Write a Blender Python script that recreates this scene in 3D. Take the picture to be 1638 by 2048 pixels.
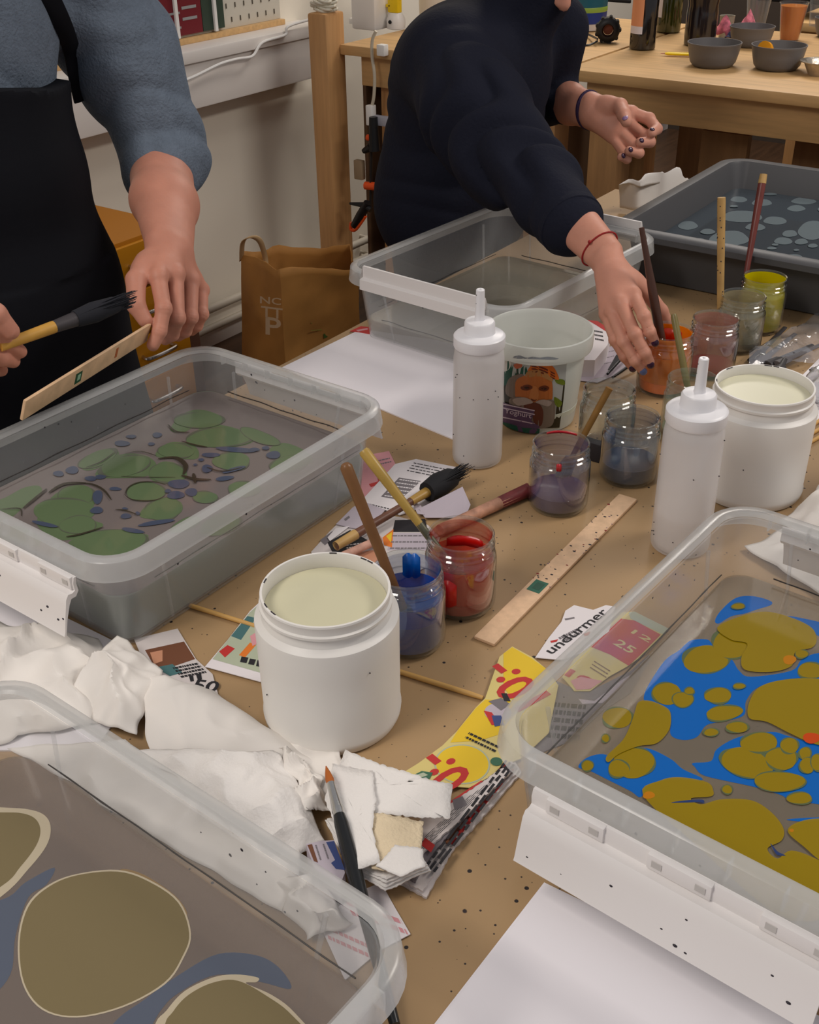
import bpy, bmesh, math, random
import numpy as np
from mathutils import Vector, Matrix, noise
from mathutils.geometry import tessellate_polygon
random.seed(7)
for o in list(bpy.data.objects): bpy.data.objects.remove(o)
SC = bpy.context.scene
COL = SC.collection
V = Vector
T = 0.78                      # height of the work table top
# ------------------------------------------------------------------ camera
FPX = 2250.0
TH, AL, RO = math.radians(31.5), math.radians(35.5), math.radians(0.9)
CAM = V((0, 0, T + 0.74))
_fh = V((-math.sin(AL), math.cos(AL), 0)); _r = V((math.cos(AL), math.sin(AL), 0)); _up = V((0, 0, 1))
FW = _fh * math.cos(TH) - _up * math.sin(TH)
_cu = _fh * math.sin(TH) + _up * math.cos(TH)
CR = _r * math.cos(RO) - _cu * math.sin(RO)
CU = _cu * math.cos(RO) + _r * math.sin(RO)
cd = bpy.data.cameras.new('camera'); cam = bpy.data.objects.new('camera', cd); COL.objects.link(cam)
cam.matrix_world = Matrix(((CR.x, CU.x, -FW.x, CAM.x), (CR.y, CU.y, -FW.y, CAM.y), (CR.z, CU.z, -FW.z, CAM.z), (0, 0, 0, 1)))
cd.sensor_fit = 'HORIZONTAL'; cd.sensor_width = 36; cd.lens = FPX / 1638 * 36; cd.clip_start = .02
SC.camera = cam
# ------------------------------------------------------------------ light
SC.view_settings.view_transform = 'Standard'; SC.view_settings.look = 'None'
SC.view_settings.gamma = 1; SC.view_settings.use_curve_mapping = False
SC.view_settings.exposure = 0.06
SC.cycles.transparent_max_bounces = 48; SC.cycles.max_bounces = 10
W = bpy.data.worlds.new('room_fill'); SC.world = W; W.use_nodes = True
W.node_tree.nodes['Background'].inputs[0].default_value = (.96, .95, 1.0, 1)
W.node_tree.nodes['Background'].inputs[1].default_value = 0.27

def area(name, loc, size, power, col=(1, .92, .84), tgt=None, sy=None):
    l = bpy.data.lights.new(name, 'AREA'); l.energy = power; l.color = col; l.shape = 'RECTANGLE'; l.size = size; l.size_y = sy or size
    o = bpy.data.objects.new(name, l); COL.objects.link(o); o.location = loc
    d = V(tgt if tgt else (loc[0], loc[1], 0)) - V(loc)
    o.rotation_euler = d.to_track_quat('-Z', 'Y').to_euler()
    return o
area('ceiling_lamp', (-1.0, -.8, 2.75), .5, 33, sy=1.3)
area('ceiling_lamp', (.8, 2.5, 2.75), .5, 40, sy=1.3)
area('ceiling_lamp', (-1.7, 4.4, 2.75), .5, 32, sy=1.3)

def ray(px, py): return FW + CR * ((px - 819) / FPX) - CU * ((py - 1024) / FPX)
def at(px, py, z=T):
    d = ray(px, py); return CAM + d * ((z - CAM.z) / d.z)
def atx(px, py, x):
    d = ray(px, py); return CAM + d * (x / d.x)
def aty(px, py, y):
    d = ray(px, py); return CAM + d * (y / d.y)
def crop(ox, oy, s, pts): return [(ox + p[0] / s, oy + p[1] / s) + tuple(p[2:]) for p in pts]

# ------------------------------------------------------------------ materials
def srgb(r, g, b):
    f = lambda c: ((c / 255 + .055) / 1.055) ** 2.4 if c / 255 > .04045 else c / 255 / 12.92
    return (f(r), f(g), f(b), 1)
MATS = {}
def mat(name, col, rough=.6, bump=0, bscale=60, var=0, vscale=8, spec=.4, metal=0, sss=0, emit=None, stretch=None, detail=3, coat=0):
    if name in MATS: return MATS[name]
    m = bpy.data.materials.new(name); m.use_nodes = True; nt = m.node_tree; N = nt.nodes; L = nt.links
    b = N['Principled BSDF']; c = srgb(*col)
    b.inputs['Base Color'].default_value = c; b.inputs['Roughness'].default_value = rough
    b.inputs['Specular IOR Level'].default_value = spec; b.inputs['Metallic'].default_value = metal
    if coat: b.inputs['Coat Weight'].default_value = coat; b.inputs['Coat Roughness'].default_value = .08
    if sss: b.inputs['Subsurface Weight'].default_value = sss; b.inputs['Subsurface Radius'].default_value = (.01, .004, .002)
    tc = N.new('ShaderNodeTexCoord'); mp = N.new('ShaderNodeMapping'); L.new(tc.outputs['Object'], mp.inputs[0])
    if stretch: mp.inputs['Scale'].default_value = stretch
    if var:
        n = N.new('ShaderNodeTexNoise'); n.inputs['Scale'].default_value = vscale; n.inputs['Detail'].default_value = detail
        L.new(mp.outputs[0], n.inputs[0])
        r = N.new('ShaderNodeValToRGB'); r.color_ramp.elements[0].position = .3; r.color_ramp.elements[1].position = .7
        r.color_ramp.elements[0].color = tuple(x * (1 - var) for x in c[:3]) + (1,)
        r.color_ramp.elements[1].color = tuple(min(1, x * (1 + var)) for x in c[:3]) + (1,)
        L.new(n.outputs[0], r.inputs[0]); L.new(r.outputs[0], b.inputs['Base Color'])
    if bump:
        n2 = N.new('ShaderNodeTexNoise'); n2.inputs['Scale'].default_value = bscale; n2.inputs['Detail'].default_value = 4
        L.new(mp.outputs[0], n2.inputs[0]); bp = N.new('ShaderNodeBump'); bp.inputs['Strength'].default_value = bump; bp.inputs['Distance'].default_value = .004
        L.new(n2.outputs[0], bp.inputs['Height']); L.new(bp.outputs[0], b.inputs['Normal'])
    MATS[name] = m; return m
def clear(name, col, op, rough=.15, gloss=.5, tint=(1, 1, 1), bump=0, bscale=20, trans=0, dirt=0):
    """thin translucent plastic or glass: part see-through, part diffuse, with a glossy film"""
    if name in MATS: return MATS[name]
    m = bpy.data.materials.new(name); m.use_nodes = True; nt = m.node_tree; N = nt.nodes; L = nt.links
    for n in list(N): N.remove(n)
    out = N.new('ShaderNodeOutputMaterial'); tr = N.new('ShaderNodeBsdfTransparent'); tr.inputs[0].default_value = tint + (1,)
    df = N.new('ShaderNodeBsdfDiffuse'); df.inputs[0].default_value = srgb(*col)
    body = df
    if trans:
        tl = N.new('ShaderNodeBsdfTranslucent'); tl.inputs[0].default_value = srgb(*col)
        mx0 = N.new('ShaderNodeMixShader'); mx0.inputs[0].default_value = trans
        L.new(df.outputs[0], mx0.inputs[1]); L.new(tl.outputs[0], mx0.inputs[2]); body = mx0
    mx = N.new('ShaderNodeMixShader'); mx.inputs[0].default_value = op
    L.new(tr.outputs[0], mx.inputs[1]); L.new(body.outputs[0], mx.inputs[2])
    if dirt:
        tc0 = N.new('ShaderNodeTexCoord'); nz = N.new('ShaderNodeTexNoise'); nz.inputs['Scale'].default_value = 30; nz.inputs['Detail'].default_value = 5
        mr = N.new('ShaderNodeMapRange'); mr.inputs[1].default_value = .35; mr.inputs[2].default_value = .75; mr.inputs[3].default_value = op - dirt; mr.inputs[4].default_value = op + dirt
        L.new(tc0.outputs['Object'], nz.inputs[0]); L.new(nz.outputs[0], mr.inputs[0]); L.new(mr.outputs[0], mx.inputs[0])
    gl = N.new('ShaderNodeBsdfGlossy'); gl.inputs['Roughness'].default_value = rough
    lw = N.new('ShaderNodeLayerWeight'); lw.inputs[0].default_value = .5
    fr = N.new('ShaderNodeMath'); fr.operation = 'POWER'; fr.inputs[1].default_value = 3.5; L.new(lw.outputs['Facing'], fr.inputs[0])
    mul = N.new('ShaderNodeMath'); mul.operation = 'MULTIPLY_ADD'; mul.inputs[1].default_value = gloss * .75; mul.inputs[2].default_value = gloss * .035; mul.use_clamp = True; L.new(fr.outputs[0], mul.inputs[0])
    mx2 = N.new('ShaderNodeMixShader'); L.new(mul.outputs[0], mx2.inputs[0]); L.new(mx.outputs[0], mx2.inputs[1]); L.new(gl.outputs[0], mx2.inputs[2])
    if bump:
        tc = N.new('ShaderNodeTexCoord'); n2 = N.new('ShaderNodeTexNoise'); n2.inputs['Scale'].default_value = bscale
        bp = N.new('ShaderNodeBump'); bp.inputs['Strength'].default_value = bump; bp.inputs['Distance'].default_value = .003
        L.new(tc.outputs['Object'], n2.inputs[0]); L.new(n2.outputs[0], bp.inputs['Height']); L.new(bp.outputs[0], gl.inputs['Normal'])
    L.new(mx2.outputs[0], out.inputs[0]); MATS[name] = m; return m

# ------------------------------------------------------------------ mesh builder
class MB:
    def __init__(s): s.v = []; s.f = []; s.m = []; s.sm = []
    def add(s, vs, fs, m=0, smooth=False):
        o = len(s.v); s.v += [tuple(v) for v in vs]
        for f in fs: s.f.append(tuple(i + o for i in f)); s.m.append(m); s.sm.append(smooth)
        return s
    def box(s, lo, hi, m=0, M=None):
        vs = [V((x, y, z)) for x in (lo[0], hi[0]) for y in (lo[1], hi[1]) for z in (lo[2], hi[2])]
        if M: vs = [M @ v for v in vs]
        return s.add(vs, [(0, 1, 3, 2), (4, 6, 7, 5), (0, 4, 5, 1), (2, 3, 7, 6), (0, 2, 6, 4), (1, 5, 7, 3)], m)
    def bbox(s, lo, hi, m=0, bev=.003, M=None):
        b = bmesh.new(); bmesh.ops.create_cube(b, size=1)
        for v in b.verts: v.co = V([(lo[i] + hi[i]) / 2 + v.co[i] * (hi[i] - lo[i]) for i in range(3)])
        bmesh.ops.bevel(b, geom=b.edges[:], offset=bev, segments=2, affect='EDGES', profile=.6)
        if M: b.transform(M)
        b.verts.index_update(); s.add([v.co[:] for v in b.verts], [[v.index for v in f.verts] for f in b.faces], m, True); b.free(); return s
    def lathe(s, prof, n=40, c=(0, 0, 0), m=0, M=None, closed=False, sq=None):
        vs = []; k = len(prof)
        for (r, z) in prof:
            for i in range(n):
                a = 2 * math.pi * i / n; vs.append(V((c[0] + r * math.cos(a), c[1] + r * math.sin(a), c[2] + z)))
        if M: vs = [M @ v for v in vs]
        fs = []
        for j in range(k if closed else k - 1):
            j2 = (j + 1) % k
            for i in range(n): fs.append((j * n + i, j * n + (i + 1) % n, j2 * n + (i + 1) % n, j2 * n + i))
        if not closed:
            fs.append(tuple(range(n - 1, -1, -1))); fs.append(tuple((k - 1) * n + i for i in range(n)))
        return s.add(vs, fs, m, True)
    def tube(s, pts, rad, n=12, m=0, flat=1.0, upv=None, cap=True):
        pts = [V(p) for p in pts]; rad = rad if isinstance(rad, (list, tuple)) else [rad] * len(pts)
        vs = []; u = None
        for i, p in enumerate(pts):
            t = (pts[min(i + 1, len(pts) - 1)] - pts[max(i - 1, 0)]).normalized()
            if u is None:
                a = V(upv) if upv else (V((0, 0, 1)) if abs(t.z) < .9 else V((1, 0, 0)))
                u = (a - t * a.dot(t)).normalized()
            else: u = (u - t * u.dot(t)).normalized()
            w = t.cross(u)
            for j in range(n):
                a = 2 * math.pi * j / n
                vs.append(p + u * (math.cos(a) * rad[i] * flat) + w * (math.sin(a) * rad[i]))
        fs = [(i * n + j, i * n + (j + 1) % n, (i + 1) * n + (j + 1) % n, (i + 1) * n + j) for i in range(len(pts) - 1) for j in range(n)]
        if cap: fs += [tuple(range(n - 1, -1, -1)), tuple((len(pts) - 1) * n + j for j in range(n))]
        return s.add(vs, fs, m, True)
    def prism(s, poly, z0, z1, m=0):
        n = len(poly); vs = [(p[0], p[1], z0) for p in poly] + [(p[0], p[1], z1) for p in poly]
        if sum(poly[i][0] * poly[(i + 1) % n][1] - poly[(i + 1) % n][0] * poly[i][1] for i in range(n)) < 0: vs = [(p[0], p[1], z0) for p in poly[::-1]] + [(p[0], p[1], z1) for p in poly[::-1]]
        return s.add(vs, [tuple(range(n - 1, -1, -1)), tuple(range(n, 2 * n))] + [(i, (i + 1) % n, n + (i + 1) % n, n + i) for i in range(n)], m)
    def sheet(s, poly, z, m=0):
        n = len(poly)
        if sum(poly[i][0] * poly[(i + 1) % n][1] - poly[(i + 1) % n][0] * poly[i][1] for i in range(n)) < 0: poly = poly[::-1]
        return s.add([(p[0], p[1], z) for p in poly], [tuple(range(n))], m)
    def ball(s, c, r, m=0, seg=16, M=None):
        b = bmesh.new(); bmesh.ops.create_uvsphere(b, u_segments=seg, v_segments=seg // 2 + 2, radius=1)
        r = r if isinstance(r, (tuple, list)) else (r, r, r)
        for v in b.verts:
            p = V((v.co.x * r[0], v.co.y * r[1], v.co.z * r[2])); v.co = (M @ p if M else p) + V(c)
        b.verts.index_update(); s.add([v.co[:] for v in b.verts], [[v.index for v in f.verts] for f in b.faces], m, True); b.free(); return s
    def build(s, name, mats, parent=None, **kw):
        me = bpy.data.meshes.new(name); vs = s.v
        if parent is not None and parent.get('_org'): o = parent['_org']; vs = [(v[0] - o[0], v[1] - o[1], v[2] - o[2]) for v in vs]
        me.from_pydata(vs, [], s.f); me.update()
        for m in (mats if isinstance(mats, (list, tuple)) else [mats]): me.materials.append(m)
        me.polygons.foreach_set('material_index', s.m); me.polygons.foreach_set('use_smooth', s.sm)
        if any(s.sm):
            try: me.set_sharp_from_angle(angle=math.radians(40))
            except Exception: pass
        o = bpy.data.objects.new(name, me); COL.objects.link(o)
        if parent is not None:
            o.parent = parent
            if parent.get('_org'): o['_org'] = parent['_org']
        for k, x in kw.items(): o[k] = x
        return o
def thing(name, label, cat, loc=(0, 0, 0), group=None, world=True, rz=0):
    o = bpy.data.objects.new(name, None); COL.objects.link(o); o.location = loc; o.rotation_euler.z = rz; o.empty_display_size = .05
    o['label'] = label; o['category'] = cat
    if group: o['group'] = group
    if world: o['_org'] = list(loc)
    return o
def tag(o, label, cat, group=None, kind=None):
    o['label'] = label; o['category'] = cat
    if group: o['group'] = group
    if kind: o['kind'] = kind
    return o
def struct(o): o['kind'] = 'structure'; return o
def dup(root, loc, label, rz=0, name=None):
    r = root.copy(); COL.objects.link(r); r.location = loc; r.rotation_euler.z = rz; r['label'] = label
    for ch in list(root.children):
        c = ch.copy(); COL.objects.link(c); c.parent = r
        for g in ch.children: d = g.copy(); COL.objects.link(d); d.parent = c
    return r
def spline(pts, k=6, closed=True):
    n = len(pts); out = []
    P = [V((p[0], p[1], p[2] if len(p) > 2 else 0)) for p in pts]
    for i in range(n if closed else n - 1):
        g = lambda j: P[j % n] if closed else P[max(0, min(n - 1, j))]
        a, b, c, d = g(i - 1), g(i), g(i + 1), g(i + 2)
        for q in range(k):
            t = q / k
            out.append(.5 * ((2 * b) + (c - a) * t + (2 * a - 5 * b + 4 * c - d) * t * t + (3 * b - a - 3 * c + d) * t ** 3))
    if not closed: out.append(P[-1])
    return out
_txt = {}
def glyphs(text, bold=0):
    """the letters as flat triangles, 1 unit tall"""
    if (text, bold) in _txt: return _txt[(text, bold)]
    c = bpy.data.curves.new('lettering', 'FONT'); c.body = text; c.size = 1.4; c.offset = bold; c.resolution_u = 3
    o = bpy.data.objects.new('lettering', c); COL.objects.link(o)
    dg = bpy.context.evaluated_depsgraph_get(); me = o.evaluated_get(dg).to_mesh()
    vs = [tuple(v.co) for v in me.vertices]; fs = [tuple(p.vertices) for p in me.polygons]
    o.to_mesh_clear(); bpy.data.objects.remove(o); bpy.data.curves.remove(c)
    x0 = min(v[0] for v in vs); x1 = max(v[0] for v in vs); vs = [(v[0] - x0, v[1], 0) for v in vs]
    _txt[(text, bold)] = (vs, fs, x1 - x0); return _txt[(text, bold)]
def put_text(mb, text, p0, dx, dy, m=0, off=None, bold=0, w=None):
    """letters from p0, dx = vector of the baseline, dy = vector of one letter height"""
    vs, fs, wd = glyphs(text, bold); p0 = V(p0); dx = V(dx); dy = V(dy)
    mb.add([p0 + dx * (v[0] / wd) + dy * v[1] for v in vs], fs, m)
def text_px(mb, text, a, b, h, z, m=0, bold=0):
    """letters on a level sheet: baseline from pixel a to pixel b, height h metres"""
    A, B = at(a[0], a[1], z), at(b[0], b[1], z); d = B - A; up = V((-d.y, d.x, 0)).normalized() * h
    put_text(mb, text, A, d, up, m, bold=bold)
def px_poly(pts, z): return [at(p[0], p[1], z) for p in pts]
def copyparts(): pass

# ------------------------------------------------------------------ implicit surfaces
def _cone(P, a, b, ra, rb):
    a = np.array(a, np.float32); b = np.array(b, np.float32); ab = b - a; l2 = float(ab @ ab) + 1e-9
    t = np.clip(((P - a) @ ab) / l2, 0, 1)
    d = P - a - t[..., None] * ab
    return np.sqrt((d * d).sum(-1)) - (ra + (rb - ra) * t)
def _ell(P, c, r, M=None):
    d = P - np.array(c, np.float32)
    if M is not None: d = d @ np.array(M, np.float32)
    q = d / np.array(r, np.float32); k0 = np.sqrt((q * q).sum(-1)) + 1e-6; q2 = d / np.array(r, np.float32) ** 2; k1 = np.sqrt((q2 * q2).sum(-1)) + 1e-6
    return k0 * (k0 - 1) / k1
def cone(a, b, ra, rb, k=.01): return ('c', tuple(a), tuple(b), ra, rb, k)
def ell(c, r, k=.02, M=None): return ('e', tuple(c), tuple(r), M, k)
def bounds(prims):
    lo = np.full(3, 1e9); hi = -lo
    for p in prims:
        if p[0] == 'c': q = [(p[1], p[3]), (p[2], p[4])]
        else: q = [(p[1], max(p[2]))]
        for c, r in q: lo = np.minimum(lo, np.array(c) - r); hi = np.maximum(hi, np.array(c) + r)
    return lo, hi
def field(prims, h, lo=None, hi=None, pad=.02):
    if lo is None: lo, hi = bounds(prims)
    lo = np.array(lo, float) - pad; hi = np.array(hi, float) + pad
    ax = [np.arange(lo[i], hi[i] + h, h, dtype=np.float32) for i in range(3)]
    F = np.full([len(a) for a in ax], 1.0, np.float32)
    for p in prims:
        k = p[5] if p[0] == 'c' else p[4]; sub = p[0] == 'e' and k < 0
        pl, ph = bounds([p]); mg = abs(k) + 3 * h
        sl = []
        for i in range(3):
            i0 = max(0, int((pl[i] - mg - lo[i]) / h)); i1 = min(len(ax[i]), int((ph[i] + mg - lo[i]) / h) + 2); sl.append(slice(i0, max(i0, i1)))
        if any(s.stop <= s.start for s in sl): continue
        G = np.stack(np.meshgrid(ax[0][sl[0]], ax[1][sl[1]], ax[2][sl[2]], indexing='ij'), -1)
        d = _cone(G, *p[1:5]) if p[0] == 'c' else _ell(G, p[1], p[2], p[3])
        S = F[tuple(sl)]; kk = abs(k)
        if sub:
            hh = np.maximum(kk - np.abs(S + d), 0) / kk; F[tuple(sl)] = np.maximum(S, -d) + hh * hh * kk * .25
        else:
            hh = np.maximum(kk - np.abs(S - d), 0) / kk; F[tuple(sl)] = np.minimum(S, d) - hh * hh * kk * .25
    return F, ax
def nets(F, ax, h):
    ins = F < 0; nx, ny, nz = F.shape
    c = [ins[i:nx - 1 + i, j:ny - 1 + j, k:nz - 1 + k] for i in (0, 1) for j in (0, 1) for k in (0, 1)]
    s = sum(x.astype(np.int8) for x in c); act = (s > 0) & (s < 8)
    I, J, K = np.nonzero(act); idx = np.full(act.shape, -1, np.int64); idx[I, J, K] = np.arange(len(I))
    cs = [(i, j, k) for i in (0, 1) for j in (0, 1) for k in (0, 1)]
    acc = np.zeros((len(I), 3)); cnt = np.zeros(len(I))
    for a in range(8):
        for b in range(a + 1, 8):
            if sum(abs(cs[a][q] - cs[b][q]) for q in range(3)) != 1: continue
            fa = F[I + cs[a][0], J + cs[a][1], K + cs[a][2]]; fb = F[I + cs[b][0], J + cs[b][1], K + cs[b][2]]
            m = (fa < 0) != (fb < 0); t = np.where(m, fa / np.where(m, fa - fb, 1), 0)
            for q in range(3): acc[:, q] += np.where(m, cs[a][q] + t * (cs[b][q] - cs[a][q]), 0)
            cnt += m
    acc /= cnt[:, None]
    vs = np.stack([ax[0][I] + acc[:, 0] * h, ax[1][J] + acc[:, 1] * h, ax[2][K] + acc[:, 2] * h], -1)
    quads = []
    def q(m, offs, fl):
        i, j, k = np.nonzero(m)
        if not len(i): return
        Q = np.stack([idx[i + o[0], j + o[1], k + o[2]] for o in offs], -1)
        f = fl[i, j, k]; Q[f] = Q[f][:, ::-1]; quads.append(Q)
    m = ins[:-1, 1:-1, 1:-1] != ins[1:, 1:-1, 1:-1]; q(m, [(0, 0, 0), (0, 1, 0), (0, 1, 1), (0, 0, 1)], ~ins[:-1, 1:-1, 1:-1])
    m = ins[1:-1, :-1, 1:-1] != ins[1:-1, 1:, 1:-1]; q(m, [(0, 0, 0), (0, 0, 1), (1, 0, 1), (1, 0, 0)], ~ins[1:-1, :-1, 1:-1])
    m = ins[1:-1, 1:-1, :-1] != ins[1:-1, 1:-1, 1:]; q(m, [(0, 0, 0), (1, 0, 0), (1, 1, 0), (0, 1, 0)], ~ins[1:-1, 1:-1, :-1])
    return vs, np.concatenate(quads)
def blob_mesh(mb, prims, h, m=0, mod=None, lo=None, hi=None, disp=None, pad=.02):
    F, ax = field(prims, h, lo, hi, pad)
    if mod:
        G = np.meshgrid(*ax, indexing='ij'); F = mod(F, *G)
    vs, qs = nets(F, ax, h)
    if disp is not None: vs = disp(vs)
    mb.add(vs.tolist(), qs.tolist(), m, True)
# ================================================================== the room
wallm = mat('wall_paint', (238, 230, 214), .8, bump=.1, bscale=30)
trimm = mat('trim_paint', (226, 220, 214), .45, bump=.05, bscale=20)
woodL = mat('pale_wood', (205, 165, 112), .5, var=.12, vscale=6, stretch=(1, 12, 12), bump=.05)
woodV = mat('post_wood', (192, 146, 96), .5, var=.1, vscale=6, stretch=(12, 12, 1), bump=.05)
darkm = mat('black_plastic', (22, 22, 24), .4)
whitep = mat('white_plastic', (236, 234, 230), .35)
def floor_mat():
    m = mat('floor_boards', (84, 60, 42), .45, var=.25, vscale=4, stretch=(10, 1, 1)); return m
fl = MB().box((-4, -1.2, -.05), (1.6, 6.6, 0)).build('floor', floor_mat()); struct(fl)
WX = -2.64
wl = MB().box((WX - .1, -1.2, 0), (WX, 6.6, 2.8)).build('wall_left', wallm); struct(wl)
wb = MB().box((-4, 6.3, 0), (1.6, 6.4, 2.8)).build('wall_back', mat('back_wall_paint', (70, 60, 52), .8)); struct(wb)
bb = MB().box((WX, -1.2, 0), (WX + .012, 6.3, .07)).build('baseboard_left', trimm); struct(bb)
# heating pipes along the foot of the wall
for z, r, nm in ((.15, .014, 'upper white heating pipe running low along the wall beside the paper bag'), (.085, .012, 'lower white heating pipe running low along the wall beside the paper bag')):
    p = MB(); p.tube([(WX + .05, -1.1, z), (WX + .05, 6.2, z)], r, 12); 
    for y in (0.4, 1.9, 3.4): p.tube([(WX + .0, y, z), (WX + .05, y, z)], .006, 8)
    tag(p.build('heating_pipe', mat('pipe_paint', (206, 198, 182), .4)), nm, 'pipe')
# deep white window sill box with board top
s = MB(); s.bbox((WX, .6, .80), (WX + .11, 3.1, .93), 0, .004); s.bbox((WX, .6, .93), (WX + .125, 3.1, .965), 0, .006)
struct(s.build('trim_1', trimm))
s = MB(); s.bbox((WX, .6, .965), (WX + .035, 3.0, .982), 0, .002)
tag(s.build('wooden_strip', woodL), 'thin wooden strip along the foot of the white pegboard on the window ledge', 'strip')
# pegboard leaning on the ledge : real slots
pb = MB(); px0, py0, py1, pz0, pz1 = WX + .012, 1.3, 3.0, .982, 1.45
pb.bbox((px0 - .005, py0, pz0), (px0 + .004, py1, pz1), 0, .002)
rows = 0
for k in range(12):
    for j in range(42):
        y = py0 + .03 + j * .04 + (.02 if k % 2 else 0); z = pz0 + .025 + k * .04
        if y > py1 - .02: continue
        pb.tube([(px0 + .0043, y, z - .007), (px0 + .0043, y, z + .007)], .0024, 8, 1)
t = thing('pegboard', 'white pegboard with rows of slots standing on the ledge by the wall', 'pegboard', (px0, 2.1, pz0))
pb.build('board', [mat('pegboard_white', (208, 203, 190), .6), mat('slot_dark', (96, 88, 76), .9)], t)
# dark red and green picture panes above the ledge
t = thing('framed_poster', 'dark red and green poster with white frame bars leaning on the pegboard', 'poster', (WX + .03, 2.5, .985))
ya, yb, yc = atx(300, 70, WX + .03).y, atx(408, 60, WX + .03).y, atx(452, 55, WX + .03).y
a = MB(); a.box((WX + .02, ya, .99), (WX + .026, yb, 1.4), 0); a.box((WX + .02, yb + .002, .99), (WX + .0262, yc, 1.4), 1)
for z in (1.03, 1.06, 1.09, 1.12): a.box((WX + .026, yb - .08, z), (WX + .027, yb - .02, z + .008), 2)
for z in (1.01, 1.05, 1.10): a.box((WX + .026, ya + .08, z), (WX + .027, ya + .13, z + .006), 2)
a.build('print', [mat('poster_red', (112, 22, 34), .5), mat('poster_green', (50, 66, 54), .5), mat('poster_grey', (150, 150, 150), .5)], t)
a = MB()
for y in (yb - .115, yc - .05): a.bbox((WX + .027, y, .985), (WX + .035, y + .012, 1.4), 0, .001)
a.build('frame_bar', whitep, t)
# loose white cable over the ledge
c = MB(); pts = [atx(x, y, WX + .13) for x, y in [(372, 160), (395, 150), (440, 128), (475, 118), (505, 112), (525, 85), (570, 70), (578, 52), (640, 34)]]
c.tube(spline(pts, 6, False), .0045, 8)
tag(c.build('power_cable', whitep), 'loose white cable trailing over the front of the white window ledge', 'cable')

# ------------------------------------------------------------------ back workbenches
BZ, BY = .95, 2.86
PX = aty(657, 20, BY).x
def bench(x0, x1, y1, label, y0=BY, z=BZ, inl=.05):
    t = thing('workbench', label, 'workbench', ((x0 + x1) / 2, (y0 + y1) / 2, 0))
    MB().bbox((x0, y0, z - .03), (x1, y1, z), 0, .006).build('bench_top', woodL, t)
    MB().bbox((x0 + .05, y0 + .04, z - .12), (x1 - .05, y0 + .075, z - .031), 0, .003).build('apron', woodL, t)
    MB().bbox((x0 + .05, y1 - .075, z - .12), (x1 - .05, y1 - .04, z - .031), 0, .003).build('apron', woodL, t)
    for lx in (x0 + inl, x1 - .14):
        for ly in (y0 + .076, y1 - .17): MB().bbox((lx, ly, 0), (lx + .09, ly + .09, z - .031), 0, .004).build('leg', woodV, t)
    MB().bbox((x0 + .14, y0 + .09, .12), (x1 - .14, y0 + .12, .2), 0, .003).build('stretcher', woodL, t)
    return t
t = bench(PX + .036, -1.515, 3.75, 'wooden workbench against the wall beside the tall post, white containers on it', inl=.095)
MB().bbox((PX + .050, BY + .09, .1), (PX + .064, 3.66, BZ - .035), 0, .002).build('side_panel', mat('panel_dark', (92, 68, 46), .7, var=.1), t)
MB().bbox((PX + .075, BY + .3, .1), (-1.56, BY + .32, BZ - .13), 0, .003).build('back_panel', mat('panel_brown', (120, 92, 66), .7, var=.1), t)
bench(-1.505, .25, 3.75, 'long wooden workbench with bottles, bowls and glasses standing on it')
bench(-1.40, .6, 5.3, 'wooden workbench standing in the dark behind the bench with the bottles', y0=4.3, z=.9)
# vertical boards stacked under the long bench
for i, (x0, x1, y, nm) in enumerate([(-1.16, -1.03, 3.02, 'pale board leaning upright below the bench, next to the bench leg'), (-.93, -.78, 3.1, 'wider brown board standing upright below the bench'), (-.76, -.64, 3.08, 'pale narrow board standing upright below the bench rail')]):
    tag(MB().bbox((x0, y, 0), (x1, y + .03, .80), 0, .002).build('wooden_board', mat('board_wood_%d' % i, [(150, 112, 70), (138, 100, 62), (176, 138, 92)][i], .6, var=.12, vscale=5, stretch=(12, 12, 1))), nm, 'board')
# tall wooden post in front of the bench
pt = MB(); M0 = V(aty(655, 20, BY)); pz = aty(655, 22, BY).z
pt.bbox((PX - .035, BY - .06, 0), (PX + .035, BY + .03, pz), 0, .008)
struct(pt.build('trim_2', woodV))
c = MB()
for k in range(5):
    pts = []
    for q in range(26):
        a = q / 25 * 2 * math.pi * 1.0; rr = .027 + .007 * math.sin(3 * a + k)
        pts.append((PX - .005 + rr * 1.35 * math.cos(a + k), BY - .015 + rr * .8 * math.sin(a + k), pz + .006 + .007 * k + .004 * math.sin(2 * a + k * 2)))
    c.tube(pts, .0042, 8)
tag(c.build('cable_coil', mat('coil_white', (214, 208, 190), .5)), 'coil of pale cable lying on top of the tall wooden post', 'cable')
# things on the left bench
def bz(px, py): return at(px, py, BZ)
def cup_profile(r0, r1, h, t=.002): return [(r0, 0), (r1, h), (r1 - t, h), (r0 - t, t)]
p = bz(720, 60); t = thing('white_box', 'tall white container standing on the workbench beside the wooden post', 'container', (p.x, p.y, BZ))
b = MB(); b.bbox((p.x - .035, p.y + .0, BZ), (p.x + .06, p.y + .14, BZ + .26), 0, .01); b.build('body', whitep, t)
b = MB(); b.bbox((p.x - .038, p.y - .003, BZ + .24), (p.x + .063, p.y + .143, BZ + .275), 0, .01); b.build('lid', whitep, t)
p = bz(835, 60); t = thing('plastic_canister', 'second white container on the workbench, directly behind the navy sweater', 'container', (p.x, p.y, BZ))
MB().lathe([(.05, 0), (.075, .004), (.078, .16), (.07, .2), (.03, .21)], 32, (p.x + .03, p.y + .1, BZ)).build('body', mat('canister_white', (222, 214, 200), .5), t)
MB().lathe([(.03, .21), (.03, .235), (.0, .24)], 24, (p.x + .03, p.y + .1, BZ)).build('cap', whitep, t)
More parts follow.
